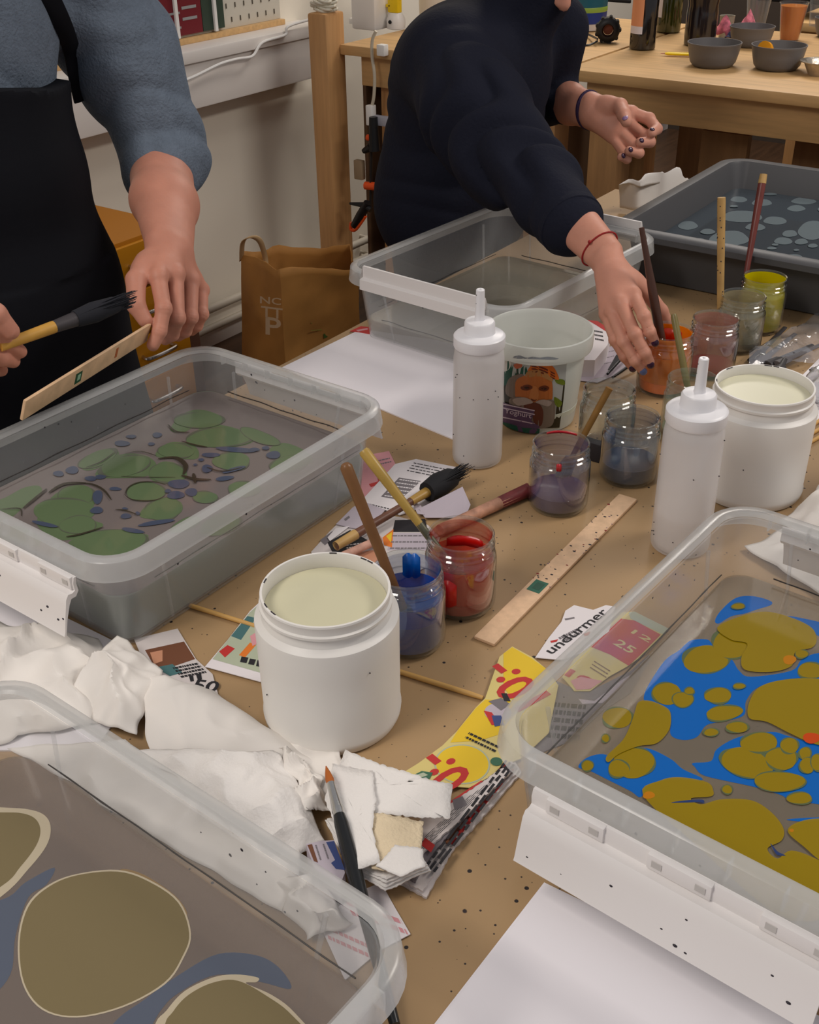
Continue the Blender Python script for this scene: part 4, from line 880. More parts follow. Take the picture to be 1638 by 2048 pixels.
# wavy dark lettering strip above the picture
patch([(400, 425), (470, 415), (540, 440), (620, 430), (700, 440), (800, 430), (920, 450), (860, 465), (700, 462), (560, 458), (400, 450)], 17, .0090)
vs, fs, wd = glyphs('Yoghurt', .02); A, B, C_ = cF((285, 1085)), cF((600, 1150)), cF((290, 1030))
lab.add([on_bucket(A[0] + (B[0] - A[0]) * v[0] / wd + (C_[0] - A[0]) * v[1], A[1] + (B[1] - A[1]) * v[0] / wd + (C_[1] - A[1]) * v[1], .0026) for v in vs], fs, 16)
lab.build('printed_picture', [mat('pic_%d' % i, c, .4) for i, c in enumerate([(42, 36, 18), (24, 82, 66), (206, 204, 196), (188, 100, 66), (104, 120, 28), (122, 108, 96), (206, 104, 34), (104, 40, 22), (182, 104, 50), (170, 120, 70), (104, 46, 24), (50, 26, 20), (192, 120, 66), (96, 46, 34), (166, 150, 140), (88, 64, 96), (196, 180, 192), (140, 146, 152)])], t)
# ================================================================== paint jars
jarg = clear('jar_glass', (205, 212, 210), .03, .04, 2.3, tint=(.93, .95, .945))
JP = [(.028, 0), (.034, .001), (.0375, .006), (.038, .012), (.038, .0600), (.0375, .0645), (.0355, .0675), (.0340, .0690), (.0338, .0705), (.0356, .0717), (.0358, .0730), (.0340, .0745), (.0338, .0768), (.0356, .0780), (.0358, .0792), (.0340, .0807), (.0338, .0850), (.0348, .0865), (.0352, .0882), (.0342, .0896), (.0328, .0888), (.0322, .0865), (.0322, .0725), (.0345, .067), (.0357, .060), (.0357, .012), (.034, .006), (.0, .005)]
def jar(label, x, y, paint, level, smear=None, s=1.0, drips=None, glass=None, neck=None):
    t = thing('paint_jar', label, 'jar', (x, y, T), world=False)
    MB().lathe([(r * s, z * s) for r, z in JP], 56).build('glass', glass or jarg, t)
    if paint: MB().lathe([(0, .0055), (.034 * s, .0065), (.0354 * s, .012), (.0354 * s, level), (.0335 * s, level - .0008), (0, level - .0008)], 48).build('paint', paint, t)
    if smear:
        MB().lathe([(.0353 * s, level + .0003), (.0353 * s, .060 * s), (.0349 * s, .060 * s), (.0349 * s, level + .0003)], 48, closed=True).build('paint_smear', smear, t)
        MB().lathe([(.0352 * s, .0605 * s), (.0340 * s, .0665 * s), (.0318 * s, .073 * s), (.0318 * s, .0860 * s), (.0314 * s, .0860 * s), (.0314 * s, .073 * s), (.0336 * s, .0665 * s), (.0348 * s, .0605 * s)], 48, closed=True).build('neck_smear', neck or smear, t)
    if drips:
        for (a0, a1, z0, z1) in drips[1]:
            d = MB()
            n = 8; vs = []
            base = math.atan2(-y, -x)
            for i in range(n + 1):
                a = base + a0 + (a1 - a0) * i / n; w = math.sin(math.pi * (i + .2) / (n + .4)); zc = (z0 + z1) / 2; hh = (z1 - z0) / 2 * min(1, .5 + w * 3) * (1 - .12 * (i % 3 == 1))
                rad = .0311 * s if zc > .07 else .0347 * s
                if abs(a0) < 1.4: rad = (.0356 if zc > .07 else .0383) * s
                for z in (zc - hh, zc + hh): vs.append((rad * math.cos(a), rad * math.sin(a), z))
            d.add(vs, [(2 * i, 2 * i + 2, 2 * i + 3, 2 * i + 1) for i in range(n)], 0, True)
            o = d.build('paint_drip', drips[0], t); o.modifiers.new('t', 'SOLIDIFY').thickness = .0004
    return t
pm = lambda n, c: mat(n, c, .35, coat=.3)
jar('glass jar of bright blue paint touching the big white pot', -.553, .771, pm('paint_blue', (8, 74, 160)), .040, clear('smear_blue', (6, 84, 190), .72, .1, .3, trans=.15), 1.03, (pm('drip_blue', (4, 96, 190)), [(2.72, 3.32, .057, .0888)]), neck=clear('neck_blue', (60, 110, 180), .16, .1, .3, trans=.15))
jar('glass jar of red paint with one thin brush, touching the blue jar', -.544, .857, pm('paint_red', (188, 22, 16)), .020, clear('smear_red', (224, 40, 22), .66, .1, .3, trans=.15), 1.03, (pm('drip_red', (206, 20, 14)), [(2.4, 3.6, .052, .066), (-.9, -.1, .02, .055)]), neck=clear('neck_red', (200, 70, 50), .30, .1, .3, trans=.15))
jar('glass jar with a little purple paint and a red-stained rim', -.556, 1.103, pm('paint_purple', (76, 52, 106)), .024, clear('smear_purple', (120, 96, 140), .14, .1, .3), 1.0, (pm('drip_crimson', (190, 30, 40)), [(2.5, 3.8, .0855, .089), (-.12, .06, .067, .078)]))
jar('glass jar a third full of navy blue paint', -.514, 1.217, pm('paint_navy', (30, 56, 96)), .026, clear('smear_navy', (60, 90, 130), .16, .1, .3), 1.0, (pm('drip_navy', (52, 84, 130)), [(-2.5, -1.6, .028, .060)]))
jar('nearly empty clear glass jar between the picture bucket and the navy jar', -.576, 1.275, None, .01, None, 1.0)
jar('glass jar of bright orange paint gripped by the person in navy', -.588, 1.492, pm('paint_orange', (255, 120, 0)), .022, clear('smear_orange', (255, 150, 0), .80, .1, .3, trans=.15), 1.06, (pm('drip_vermilion', (222, 56, 10)), [(2.5, 3.5, .060, .085), (3.8, 4.2, .06, .075)]))
jar('clear glass jar tinted pink with a little crimson paint at the bottom', -.553, 1.590, pm('paint_crimson', (186, 62, 74)), .014, clear('smear_pink', (196, 130, 124), .30, .1, .3, trans=.15), 1.0)
jar('glass jar of thin beige paint holding a bamboo stick', -.553, 1.705, pm('paint_beige', (150, 136, 112)), .018, clear('smear_beige', (186, 174, 140), .45, .1, .3, trans=.15), 1.0)
jar('glass jar of yellow paint nearest the grey tray', -.553, 1.80, pm('paint_yellow', (210, 192, 0)), .035, clear('smear_yellow', (226, 212, 0), .80, .1, .3, trans=.15), 1.03)
jar('greenish glass jar half hidden behind the white pot and squeeze bottle nozzle', -.497, 1.37, pm('paint_sage', (110, 124, 100)), .012, None, .98, glass=clear('jar_green_glass', (120, 150, 138), .14, .04, 1.1))
q = at(1215, 965, T); q = at(1195, 915, T)
t = MB().bbox((q.x - .02, q.y - .015, T), (q.x + .02, q.y + .0, T + .028), 0, .003).build('dark_box', mat('box_dark', (40, 36, 40), .6)); tag(t, 'small dark box standing between the purple, navy and empty clear jars', 'box')

# ================================================================== brushes and sticks
bam = mat('bamboo', (186, 150, 92), .5, var=.15, vscale=30)
brn = mat('brown_lacquer', (120, 82, 48), .35, var=.12, vscale=20)
def rod(name, label, cat, A, B, prof, m, group=None):
    """A bottom end, B top end; prof = [(fraction, radius)]"""
    A, B = V(A), V(B); t = thing(name, label, cat, tuple(A), group)
    MB().tube([A.lerp(B, f) for f, r in prof], [r for f, r in prof], 14).build('handle', m, t); return t
def bristle(t, A, d, L, r, m, n=60, spread=.4, flat=1.0, seed=0):
    rnd = random.Random(seed); b = MB(); A = V(A); d = V(d).normalized(); u = d.orthogonal().normalized(); w = d.cross(u)
    b.tube([A, A + d * L * .35, A + d * L * .75, A + d * L], [r * .8, r, r * .8, r * .25], 12)
    for k in range(n):
        a = rnd.uniform(0, 6.28); rr_ = r * math.sqrt(rnd.random()) * .9; o = u * math.cos(a) * rr_ + w * math.sin(a) * rr_ * flat
        e = A + o * (1 + spread * 1.6) + d * L * rnd.uniform(.85, 1.15) + V((rnd.uniform(-1, 1), rnd.uniform(-1, 1), rnd.uniform(-.3, .3))) * r * spread * .5
        b.tube([A + o * .8, A + o * (1 + spread) + d * L * .6, e], [.0008, .0007, .0003], 5, cap=False)
    return b.build('bristles', m, t)
# brush in the blue jar
def injar(name, label, jx, jy, bot, top, ztop, prof, m, cat='brush', zb=.012):
    A = at(bot[0], bot[1], T + zb); B = at(top[0], top[1], T + ztop)
    t = rod(name, label, cat, A, B, prof, m); return t, A, B
P0 = [(0, .0028), (.3, .0045), (.55, .0058), (.97, .0048), (1, .003)]
t, A, B = injar('paintbrush', 'brown wooden brush leaning in the blue jar', -.55, .77, (826, 1268), (690, 928), .205, [(.14, .0050), (.3, .0052), (.9, .0062), (.985, .0064), (1, .004)], brn)
bristle(t, A.lerp(B, .16), A - B, .028, .010, mat('bristle_blue', (40, 70, 110), .8), 20, .3)
t, A, B = injar('paintbrush', 'slender golden brush leaning in the red jar', -.54, .85, (958, 1205), (726, 900), .165, [(.12, .0032), (.45, .0042), (.8, .0058), (.985, .0064), (1, .005)], mat('bamboo_gold', (178, 146, 72), .35, var=.15, vscale=30))
MB().tube([A.lerp(B, .22), A.lerp(B, .52)], .0046, 12).build('ferrule', mat('ferrule_grey', (110, 108, 90), .35, metal=.5), t)
bristle(t, A.lerp(B, .22), A - B, .04, .008, mat('bristle_redbrown', (110, 40, 18), .8), 20, .3)
t, A, B = injar('paintbrush', 'dark golden brush leaning in the purple jar', 0, 0, (1116, 965), (1219, 776), .135, [(.2, .003), (.5, .0042), (.97, .0046), (1, .005)], mat('brass_brown', (128, 92, 40), .35, var=.2, vscale=40))
bristle(t, A.lerp(B, .26), A - B, .034, .010, mat('bristle_dusk', (70, 56, 66), .8), 26, .3)
t, A, B = injar('paintbrush', 'long dark brown brush standing in the orange jar between thumb and fingers', 0, 0, (1338, 770), (1283, 455), .235, [(.1, .0035), (.3, .0070), (.6, .0068), (.8, .0048), (1, .0038)], mat('dark_lacquer', (74, 48, 38), .35))
bristle(t, A.lerp(B, .16), A - B, .03, .010, mat('bristle_orange', (120, 76, 20), .8), 16, .3)
t, A, B = injar('paintbrush', 'olive-handled brush leaning from the greenish jar past the orange jar', 0, 0, (1386, 830), (1347, 628), .14, [(.0, .0035), (.4, .0050), (.97, .0048), (1, .0035)], mat('olive_handle', (124, 112, 66), .35, var=.15, vscale=30))
t, A, B = injar('bamboo_stick', 'speckled bamboo stick standing upright in the beige jar', 0, 0, (1440, 680), (1443, 395), .235, [(0, .0045), (.3, .0055), (.97, .0065), (1, .0062)], bam, 'stick')
s = MB(); rnd = random.Random(3)
for k in range(14):
    f = rnd.uniform(.35, .95); q = A.lerp(B, f); a = rnd.uniform(-2.6, -.2); s.ball(q + V((math.cos(a), math.sin(a), 0)) * .0062, .0010, 0, 8)
s.build('paint_specks', specm, t)
t, A, B = injar('paintbrush', 'dark red handled brush leaning in the yellow jar', 0, 0, (1478, 630), (1527, 350), .225, [(0, .004), (.4, .0048), (.8, .0066), (.93, .0066), (.931, .0066), (1, .0055)], mat('red_handle', (112, 56, 50), .35, var=.15, vscale=40))
MB().tube([A.lerp(B, .94), A.lerp(B, 1.005)], [.0069, .0062], 12).build('bare_wood_end', bam, t)
# flat black brush lying on the magazines
A = at(672, 1092, T + .014); B = at(928, 940, T + .020)
t = rod('paintbrush', 'brush with bushy black bristles lying on the magazine cuttings', 'brush', A, B, [(0, .0055), (.12, .006), (.3, .0052), (.62, .0050)], mat('handle_redbrown', (104, 66, 48), .45, var=.3, vscale=30))
MB().tube([A.lerp(B, .0), A.lerp(B, .14)], [.0058, .0066], 12).build('bare_wood_end', bam, t)
MB().tube([A.lerp(B, .56), A.lerp(B, .70)], [.0058, .0072], 12, flat=.9).build('ferrule', mat('ferrule_gold', (168, 132, 62), .4), t)
bristle(t, A.lerp(B, .69), B - A, (B - A).length * .27, .0165, mat('bristle_black', (24, 24, 28), .8), 150, .35, .4, 5)
# paint-stained stick
A = at(934, 1036, T + .010); B = at(1056, 980, T + .010); A2 = A - (B - A) * .42
t = rod('painted_stick', 'round stick stained dark red and pink with paint, lying beside the purple jar', 'stick', A2, B, [(0, .0075), (.5, .0078), (1, .0086)], mat('stained_wood', (180, 132, 108), .6, var=.45, vscale=55))
MB().tube([A2.lerp(B, .66), B + (B - A) * .012], [.0082, .0090], 12).build('red_end', mat('stained_red', (112, 44, 46), .55, var=.3, vscale=60), t)
A = at(650, 1128, T + .012); B = at(760, 1078, T + .012); t = rod('painted_stick', 'short pink-stained wooden stick on the magazine cutting behind the big pot', 'stick', A, B, [(0, .005), (1, .005)], mat('stained_pink', (196, 150, 132), .6, var=.3, vscale=60))
# skewer passing behind the pot
A = at(380, 1211, T + .003); B = at(966, 1396, T + .003); rod('wooden_skewer', 'long thin wooden skewer lying on the brown paper, passing behind the big white pot', 'skewer', A, B, [(0, .0026), (.96, .0028), (1, .0022)], mat('skewer_wood', (204, 160, 92), .5))
for i, (a, b) in enumerate((((1570, 890), (1690, 805)), ((1560, 905), (1690, 828)), ((1562, 918), (1690, 845)))):
    rod('wooden_skewer', ['upper wooden skewer of the bunch beside the white pot', 'middle wooden skewer of the bunch beside the white pot', 'lower wooden skewer of the bunch beside the white pot'][i], 'skewer', at(a[0], a[1], T + .003), at(b[0], b[1], T + .003), [(0, .0028), (1, .0028)], MATS['skewer_wood'])
# flat stirring stick with a green mark
def flat_stick(name, label, a, b, z, w, th, parent=None):
    A, B = V(a), V(b); d = (B - A).normalized(); u = d.cross(V((0, 0, 1))).normalized(); n = u.cross(d).normalized()
    return A, B, d, u, n
def stick_mesh(A, B, u, n, w, th):
    M = Matrix(((u.x, (B - A).normalized().x, n.x, 0), (u.y, (B - A).normalized().y, n.y, 0), (u.z, (B - A).normalized().z, n.z, 0), (0, 0, 0, 1))); M.translation = A
    return M, (B - A).length
stw = mat('stir_wood', (222, 186, 150), .55, var=.10, vscale=14, stretch=(6, 6, 1), bump=.05)
A = at(968, 1283, T + .0025); B = at(1256, 995, T + .0025); d = (B - A).normalized(); u = d.cross(V((0, 0, 1))).normalized(); M, L = stick_mesh(A, B, u, V((0, 0, 1)), 0, 0)
t = thing('stirring_stick', 'flat pale wooden stick with a green mark lying on the brown paper', 'stick', tuple(A))
MB().bbox((-.0125, 0, -.002), (.0125, L, .002), 0, .0012, M).build('stick_body', stw, t)
g = MB(); g.box((-.008, .105, .0020), (.008, .128, .0023), 0, M); g.box((-.004, .110, .0023), (.005, .124, .00245), 1, M)
g.build('green_stamp', [mat('stamp_green', (30, 96, 74), .5), mat('stamp_green_dark', (24, 76, 56), .5)], t)
s = MB(); rnd = random.Random(11)
for k in range(46):
    y = rnd.uniform(.12, L - .03); x = rnd.uniform(-.012, .012) if k % 3 else .0122 * rnd.choice((-1, 1)); a = rnd.uniform(.0006, .0022)
    s.ball(M @ V((x, y, .0021)), (a, a * .7, .0003), rnd.choice((0, 0, 1, 2)), 8)
s.build('paint_specks', [specm, mat('speck_red', (130, 40, 36), .5), mat('speck_violet', (120, 90, 110), .5)], t)

# artist brush: orange tip on the tissues, handle running out under the nearest bin
A = at(652, 1532, T + .046); B = at(790, 2050, T + .010); d = (B - A); 
t = thing('artist_brush', 'thin artist brush with an orange tip, silver ferrule and black handle lying on the tissues', 'brush', tuple(A))
MB().tube([A.lerp(B, f) for f in (.0, .03, .06, .085)], [.0004, .0024, .0038, .0034], 12, flat=.8).build('bristles', mat('bristle_amber', (176, 96, 34), .5), t)
MB().tube([A.lerp(B, f) for f in (.08, .11, .19, .2, .215, .225)], [.0036, .0036, .0048, .0052, .0048, .0050], 14).build('ferrule', mat('silver', (196, 196, 194), .25, metal=.9), t)
MB().tube([A.lerp(B, f) for f in (.222, .26, .45, .6, 1.0)], [.0050, .0060, .0066, .0058, .0040], 14).build('handle', mat('black_lacquer', (30, 32, 34), .25), t)
# clear sleeve of small brushes at the far right
t = thing('brush_pack', 'clear plastic sleeve of small grey brushes beyond the white pot', 'brushes', tuple(at(1560, 700)))
for i, (a, b) in enumerate((((1505, 722), (1570, 655)), ((1515, 728), (1590, 668)), ((1535, 728), (1625, 690)), ((1555, 728), (1640, 690)), ((1560, 738), (1570, 718)))):
    A, B = at(a[0], a[1], T + .006 + .003 * i), at(b[0], b[1], T + .010 + .003 * i)
    MB().tube([A, A.lerp(B, .25), A.lerp(B, .28), B], [.009, .008, .005, .004], 8, flat=.5).build('small_brush', mat('brush_grey', (92, 88, 90), .5) if i % 2 else mat('brush_dark', (48, 44, 46), .5), t)
m = MB(); vs = []
for i in range(13):
    for j in range(9):
        px = 1495 + i * 12; py = 740 - i * 4.2 + (j - 4) * (4 + i * .6); q = at(px, py - 6, T + .001); vs.append(q + V((0, 0, .012 + .012 * noise.noise(V((i * .5, j * .8, 3))) + .008 * math.cos((j - 4) * .4))))
m.add(vs, [(i * 9 + j, i * 9 + j + 1, (i + 1) * 9 + j + 1, (i + 1) * 9 + j) for i in range(12) for j in range(8)], 0, True)
m.build('plastic_sleeve', clear('sleeve_film', (200, 202, 210), .22, .12, 1.3, bump=.6, bscale=70), t)

# ================================================================== paper things
sheetw = mat('sheet_white', (235, 231, 236), .6)
inks = [mat('newsprint', (206, 198, 196), .65, var=.04, vscale=20), mat('ink_black', (34, 32, 36), .6), mat('ink_red', (190, 50, 48), .6), mat('ink_yellow', (226, 190, 40), .6), mat('ink_paleyellow', (214, 196, 124), .6), mat('ink_grey', (118, 112, 116), .6), mat('ink_blue', (60, 76, 128), .6), mat('ink_teal', (70, 110, 112), .6), mat('ink_pink', (214, 150, 156), .6), mat('ink_white', (228, 222, 224), .6), mat('ink_skin', (196, 140, 110), .6), mat('ink_brown', (112, 70, 48), .6), mat('ink_orange', (222, 120, 40), .6), mat('ink_green', (60, 104, 80), .6), mat('ink_palegreen', (176, 184, 160), .6), mat('ink_lavender', (186, 176, 186), .6)]
NP, BK, RD, YL, PY, GR, BU, TE, PK, WH, SK, BR, ORG, GN, PG, LV = range(16)
_pl = [0]
def fine(poly, z, n=16, smooth=False): return [at(p[0], p[1], z) for p in poly]
def sheet_of_paper(name, label, cat, px, z, base, prints=(), th=.0008, group=None, curl=0):
    """px outline in the picture, lying at height z; prints = flat printed marks on it"""
    m = MB(); P = [at(x, y, z) for x, y in px]; m.prism([(p.x, p.y) for p in P], z - th, z, base)
    k = 0
    for pr in prints:
        k += 1; zz = z + .00015 + .00004 * k
        if pr[0] == 'poly': m.sheet([(p.x, p.y) for p in (at(x, y, zz) for x, y in pr[1])], zz, pr[2])
        elif pr[0] == 'text': text_px(m, pr[1], pr[2], pr[3], pr[4], zz, pr[5], pr[6] if len(pr) > 6 else 0)
        elif pr[0] == 'disc':
            c, rad = at(*pr[1], zz), pr[2]; m.sheet([(c.x + rad * math.cos(a * math.pi / 18), c.y + rad * math.sin(a * math.pi / 18)) for a in range(36)], zz, pr[3])
        elif pr[0] == 'lines':   # rows of tiny newsprint: a, b = start/end of first row, c = start of the last row
            _, a, b, c, n, mi = pr[:6]; th_ = pr[6] if len(pr) > 6 else .45; rnd = random.Random(n * 7 + int(a[0]))
            A, B, C_ = at(*a, zz), at(*b, zz), at(*c, zz); st = (C_ - A) / max(1, n - 1); d = B - A
            for r in range(n):
                f = 0
                while f < 1:
                    wl_ = rnd.uniform(.04, .14); g0 = A + st * r + d * f; g1 = A + st * r + d * min(1, f + wl_); hh = st * th_
                    m.add([g0, g1, g1 + hh, g0 + hh], [(0, 1, 2, 3)], mi); f += wl_ + .025
    o = m.build(name, inks + [sheetw]); tag(o, label, cat, group); return o
SHW = 16
z = T + .0009
# white drawing sheets
def white_stack(label, P, n, z0, seed):
    for k in range(n):
        pass
sheet_of_paper('drawing_paper', 'clean white sheet lying under the corner of the plain bin and the squeeze bottle', 'paper', [(563, 735), (905, 877), (1035, 790), (1010, 700), (722, 658)], T + .0021, SHW, th=.002)
sheet_of_paper('drawing_paper', 'white sheet beneath the tissues, along the near side of the green marbled bin', 'paper', [(-120, 1112), (222, 1279), (310, 1322), (190, 1500), (-120, 1500)], T + .0019, SHW, th=.0018)
A = at(1088, 1768, T); d1 = (at(1640, 2036, T) - A).normalized(); d2 = (at(868, 2052, T) - A).normalized()
for k, (off, rz_) in enumerate(((V((0, 0, 0)), 0), (V((.003, -.003, 0)), -.006))):
    R = Matrix.Rotation(rz_, 3, 'Z'); c = [A + off, A + off + R @ d1 * .42, A + off + R @ (d1 * .42 + d2 * .297), A + off + R @ d2 * .297]
    zz = T + .002 + .002 * k; m = MB(); m.prism([(p.x, p.y) for p in c], zz - .0016, zz); tag(m.build('drawing_paper', sheetw), ['lower sheets of the white paper stack below the blue-yellow bin, their corner showing', 'top clean white sheet of the paper stack below the blue-yellow bin'][k], 'paper')
# yellow supermarket flyer with red 10:- prices, partly under the blue-yellow bin
fp = lambda *p: crop(780, 1180, 3.15, p)
def arc_disc(c, r, mi): return ('disc', c, r, mi)
sheet_of_paper('store_flyer', 'yellow price flyer with red 10:- prices, running under the blue-yellow bin', 'flyer', fp((75, 1155), (180, 1090), (330, 980), (420, 890), (540, 740), (600, 680), (690, 420), (770, 355), (900, 425), (1000, 510), (1060, 600), (1000, 900), (830, 1060), (700, 1110), (640, 1170), (500, 1245), (390, 1235)), T + .0045, PY, [
    ('poly', fp((600, 690), (540, 745), (430, 880), (380, 960), (560, 950), (720, 900), (790, 760), (760, 700)), YL), ('poly', fp((715, 400), (770, 360), (890, 430), (990, 500), (900, 700), (780, 700), (715, 610)), YL),
    ('disc', (780 + 455 / 3.15, 1180 + 1095 / 3.15), .0255, PG), ('disc', (780 + 455 / 3.15, 1180 + 1095 / 3.15), .0240, YL),
    ('text', '10:-', (780 + 600 / 3.15, 1180 + 1228 / 3.15), (780 + 312 / 3.15, 1180 + 1002 / 3.15), .042, RD, .03),
    ('text', '10:-', (780 + 1010 / 3.15, 1180 + 660 / 3.15), (780 + 722 / 3.15, 1180 + 440 / 3.15), .042, RD, .03),
    ('disc', (780 + 680 / 3.15, 1180 + 770 / 3.15), .013, LV), ('poly', fp((590, 760), (640, 770), (700, 850), (640, 850)), RD), ('poly', fp((620, 700), (700, 680), (760, 720), (700, 760)), GR), ('poly', fp((640, 790), (700, 790), (720, 850), (660, 860)), BU), ('poly', fp((700, 650), (735, 650), (760, 700), (720, 700)), BK),
    ('lines', (780 + 690 / 3.15, 1180 + 985 / 3.15), (780 + 500 / 3.15, 1180 + 895 / 3.15), (780 + 670 / 3.15, 1180 + 1010 / 3.15), 2, BK), ('disc', (780 + 670 / 3.15, 1180 + 1080 / 3.15), .0055, GN),
    ('poly', fp((140, 1170), (200, 1140), (270, 1150), (250, 1190), (170, 1190)), GN), ('poly', fp((165, 1165), (210, 1150), (240, 1165), (200, 1180)), PG)])
sheet_of_paper('torn_note', 'torn white paper with black script and a red smudge, beside the blue-yellow bin', 'paper', fp((915, 425), (1000, 300), (1080, 200), (1105, 130), (1160, 95), (1280, 125), (1360, 95), (1420, 105), (1380, 260), (1200, 400), (1080, 440)), T + .0030, WH, [
    ('lines', (780 + 1060 / 3.15, 1180 + 300 / 3.15), (780 + 1180 / 3.15, 1180 + 240 / 3.15), (780 + 1080 / 3.15, 1180 + 320 / 3.15), 2, GR, .6),
    ('text', 'undurmer', (780 + 1020 / 3.15, 1180 + 405 / 3.15), (780 + 1380 / 3.15, 1180 + 140 / 3.15), .012, BK, .02), ('poly', fp((1100, 180), (1160, 170), (1165, 178), (1105, 190)), GR), ('poly', fp((1010, 320), (1060, 310), (1050, 325), (1015, 332)), RD), ('poly', fp((1220, 275), (1260, 262), (1255, 285), (1225, 290)), RD)])
fd = lambda *p: crop(980, 1000, 2.489, p)
g = lambda x, y: (980 + x / 2.489, 1000 + y / 2.489)
sheet_of_paper('store_flyer', 'red and pale yellow flyer seen through the wall of the blue-yellow bin', 'flyer', fd((650, 560), (720, 555), (890, 640), (780, 760), (680, 830), (590, 880), (500, 950), (420, 950), (360, 880), (420, 790), (500, 720)), T + .0026, PY, [
    ('poly', fd((650, 590), (720, 600), (850, 670), (760, 760), (690, 825), (600, 770), (500, 730), (580, 650)), RD), ('poly', fd((690, 560), (720, 555), (890, 640), (860, 668), (700, 590)), PG),
    ('text', '12', g(700, 660), g(790, 710), .008, PY, .02), ('text', '25', g(610, 715), g(700, 765), .012, PY, .02), ('text', '10', g(370, 870), g(500, 930), .012, RD, .05),
    ('poly', fd((400, 900), (450, 880), (560, 900), (500, 940), (430, 945)), PK), ('lines', g(520, 800), g(600, 850), g(500, 830), 3, BR, .3)])
sheet_of_paper('photo_cutting', 'dark photo cutting under the wall of the blue-yellow bin', 'paper', fd((330, 900), (420, 940), (500, 950), (700, 850), (790, 770), (800, 790), (700, 960), (560, 1050), (400, 1200), (250, 1260), (150, 1230), (180, 1100)), T + .0014, mat and GR, [('poly', fd((440, 990), (520, 1000), (650, 900), (700, 870), (690, 900), (560, 1010), (460, 1015)), LV), ('lines', g(240, 1000), g(480, 1020), g(200, 1150), 5, BK, .6)])
# stack of magazine cuttings under the tissue strips
def ragged(pts, amp=2.2, n=10, seed=1):
    rnd = random.Random(seed); out = []
    for i in range(len(pts)):
        a, b = pts[i], pts[(i + 1) % len(pts)]; L_ = math.hypot(b[0] - a[0], b[1] - a[1]); k = max(1, int(L_ / 5 if amp else 1)); nx, ny = -(b[1] - a[1]) / L_, (b[0] - a[0]) / L_
        for q in range(k): o = rnd.uniform(-amp, amp); out.append((a[0] + (b[0] - a[0]) * q / k + nx * o, a[1] + (b[1] - a[1]) * q / k + ny * o))
    return out
mags = [((775, 1752), (852, 1794), (880, 1745), (905, 1700), (960, 1640), (1042, 1545), (1030, 1522), (950, 1585), (860, 1670)), ((775, 1745), (845, 1782), (885, 1720), (935, 1650), (1038, 1540), (1022, 1522), (940, 1590), (850, 1660)),
        ((760, 1720), (830, 1762), (862, 1712), (905, 1660), (1026, 1542), (1012, 1530), (915, 1598), (820, 1660)), ((740, 1700), (822, 1742), (850, 1700), (915, 1645), (1020, 1545), (1006, 1535), (905, 1605), (800, 1660))]
nm = ['lowest magazine cutting of the stack beside the tissue strips, white edge showing', 'brown-pictured magazine cutting just above the lowest of the stack', 'grey striped magazine cutting third from the bottom of the stack', 'topmost magazine cutting of the stack, printed with black lines']
for i, P_ in enumerate(mags):
    zz = T + .003 + i * .0028; ctr = (940, 1620)
    pr = [('lines', (1030, 1530), (870, 1745), (1015, 1522), 3, BK, .6)] if i != 1 else [('poly', [(990, 1570), (900, 1690), (870, 1680), (960, 1570)], BR), ('poly', [(985, 1560), (1000, 1570), (960, 1620), (945, 1610)], ORG), ('lines', (1028, 1540), (905, 1690), (1015, 1530), 2, RD, .5)]
    if i == 3: pr += [('lines', (1000, 1550), (840, 1705), (930, 1598), 6, BK, .35), ('poly', [(850, 1675), (870, 1690), (862, 1705), (842, 1690)], RD), ('poly', [(905, 1600), (925, 1592), (935, 1610), (910, 1620)], GR)]
    if i == 0: pr += [('poly', [(800, 1745), (850, 1772), (845, 1787), (785, 1755)], WH)]
    sheet_of_paper('magazine_cutting', nm[i], 'magazine', ragged(P_, 1.2, seed=i), zz, (NP, NP, GR, NP)[i], pr, th=.0024)
# cutting by the green bin
sheet_of_paper('newspaper_piece', 'torn newspaper piece with a photo and the digits 50, beside the green bin corner', 'newspaper', [(268, 1278), (355, 1257), (372, 1285), (392, 1318), (425, 1348), (438, 1395), (400, 1400), (330, 1365), (290, 1330)], T + .0028, NP, [
    ('poly', [(290, 1300), (368, 1283), (390, 1318), (340, 1335), (310, 1335)], BR), ('poly', [(300, 1305), (325, 1300), (325, 1322), (308, 1328)], SK), ('poly', [(310, 1335), (345, 1328), (365, 1345), (340, 1352)], TE),
    ('text', '50', (382, 1378), (432, 1384), .016, BK, .03), ('lines', (345, 1335), (395, 1325), (360, 1352), 4, BK, .6), ('poly', [(378, 1352), (386, 1350), (388, 1362), (381, 1363)], BK), ('poly', [(392, 1349), (402, 1346), (404, 1358), (396, 1361)], BK)])
sheet_of_paper('store_flyer', 'teal and grey flyer with coloured squares poking out beside the big white pot', 'flyer', [(410, 1333), (455, 1280), (500, 1222), (545, 1180), (600, 1150), (600, 1365), (520, 1363)], T + .0030, WH, [
    ('poly', [(425, 1318), (500, 1224), (540, 1190), (600, 1160), (600, 1345), (520, 1345)], PG), ('poly', [(462, 1272), (495, 1232), (512, 1236), (482, 1280)], TE), ('poly', [(438, 1303), (455, 1290), (470, 1297), (450, 1315)], RD), ('poly', [(478, 1310), (500, 1285), (512, 1290), (490, 1315)], ORG), ('poly', [(500, 1272), (516, 1262), (520, 1285), (505, 1292)], PK),
    ('poly', [(483, 1313), (497, 1315), (493, 1326), (480, 1324)], BK), ('poly', [(500, 1317), (512, 1319), (508, 1330), (496, 1328)], BK), ('poly', [(515, 1320), (526, 1322), (524, 1334), (512, 1332)], BK), ('poly', [(518, 1240), (560, 1200), (560, 1300), (525, 1305)], GR)])
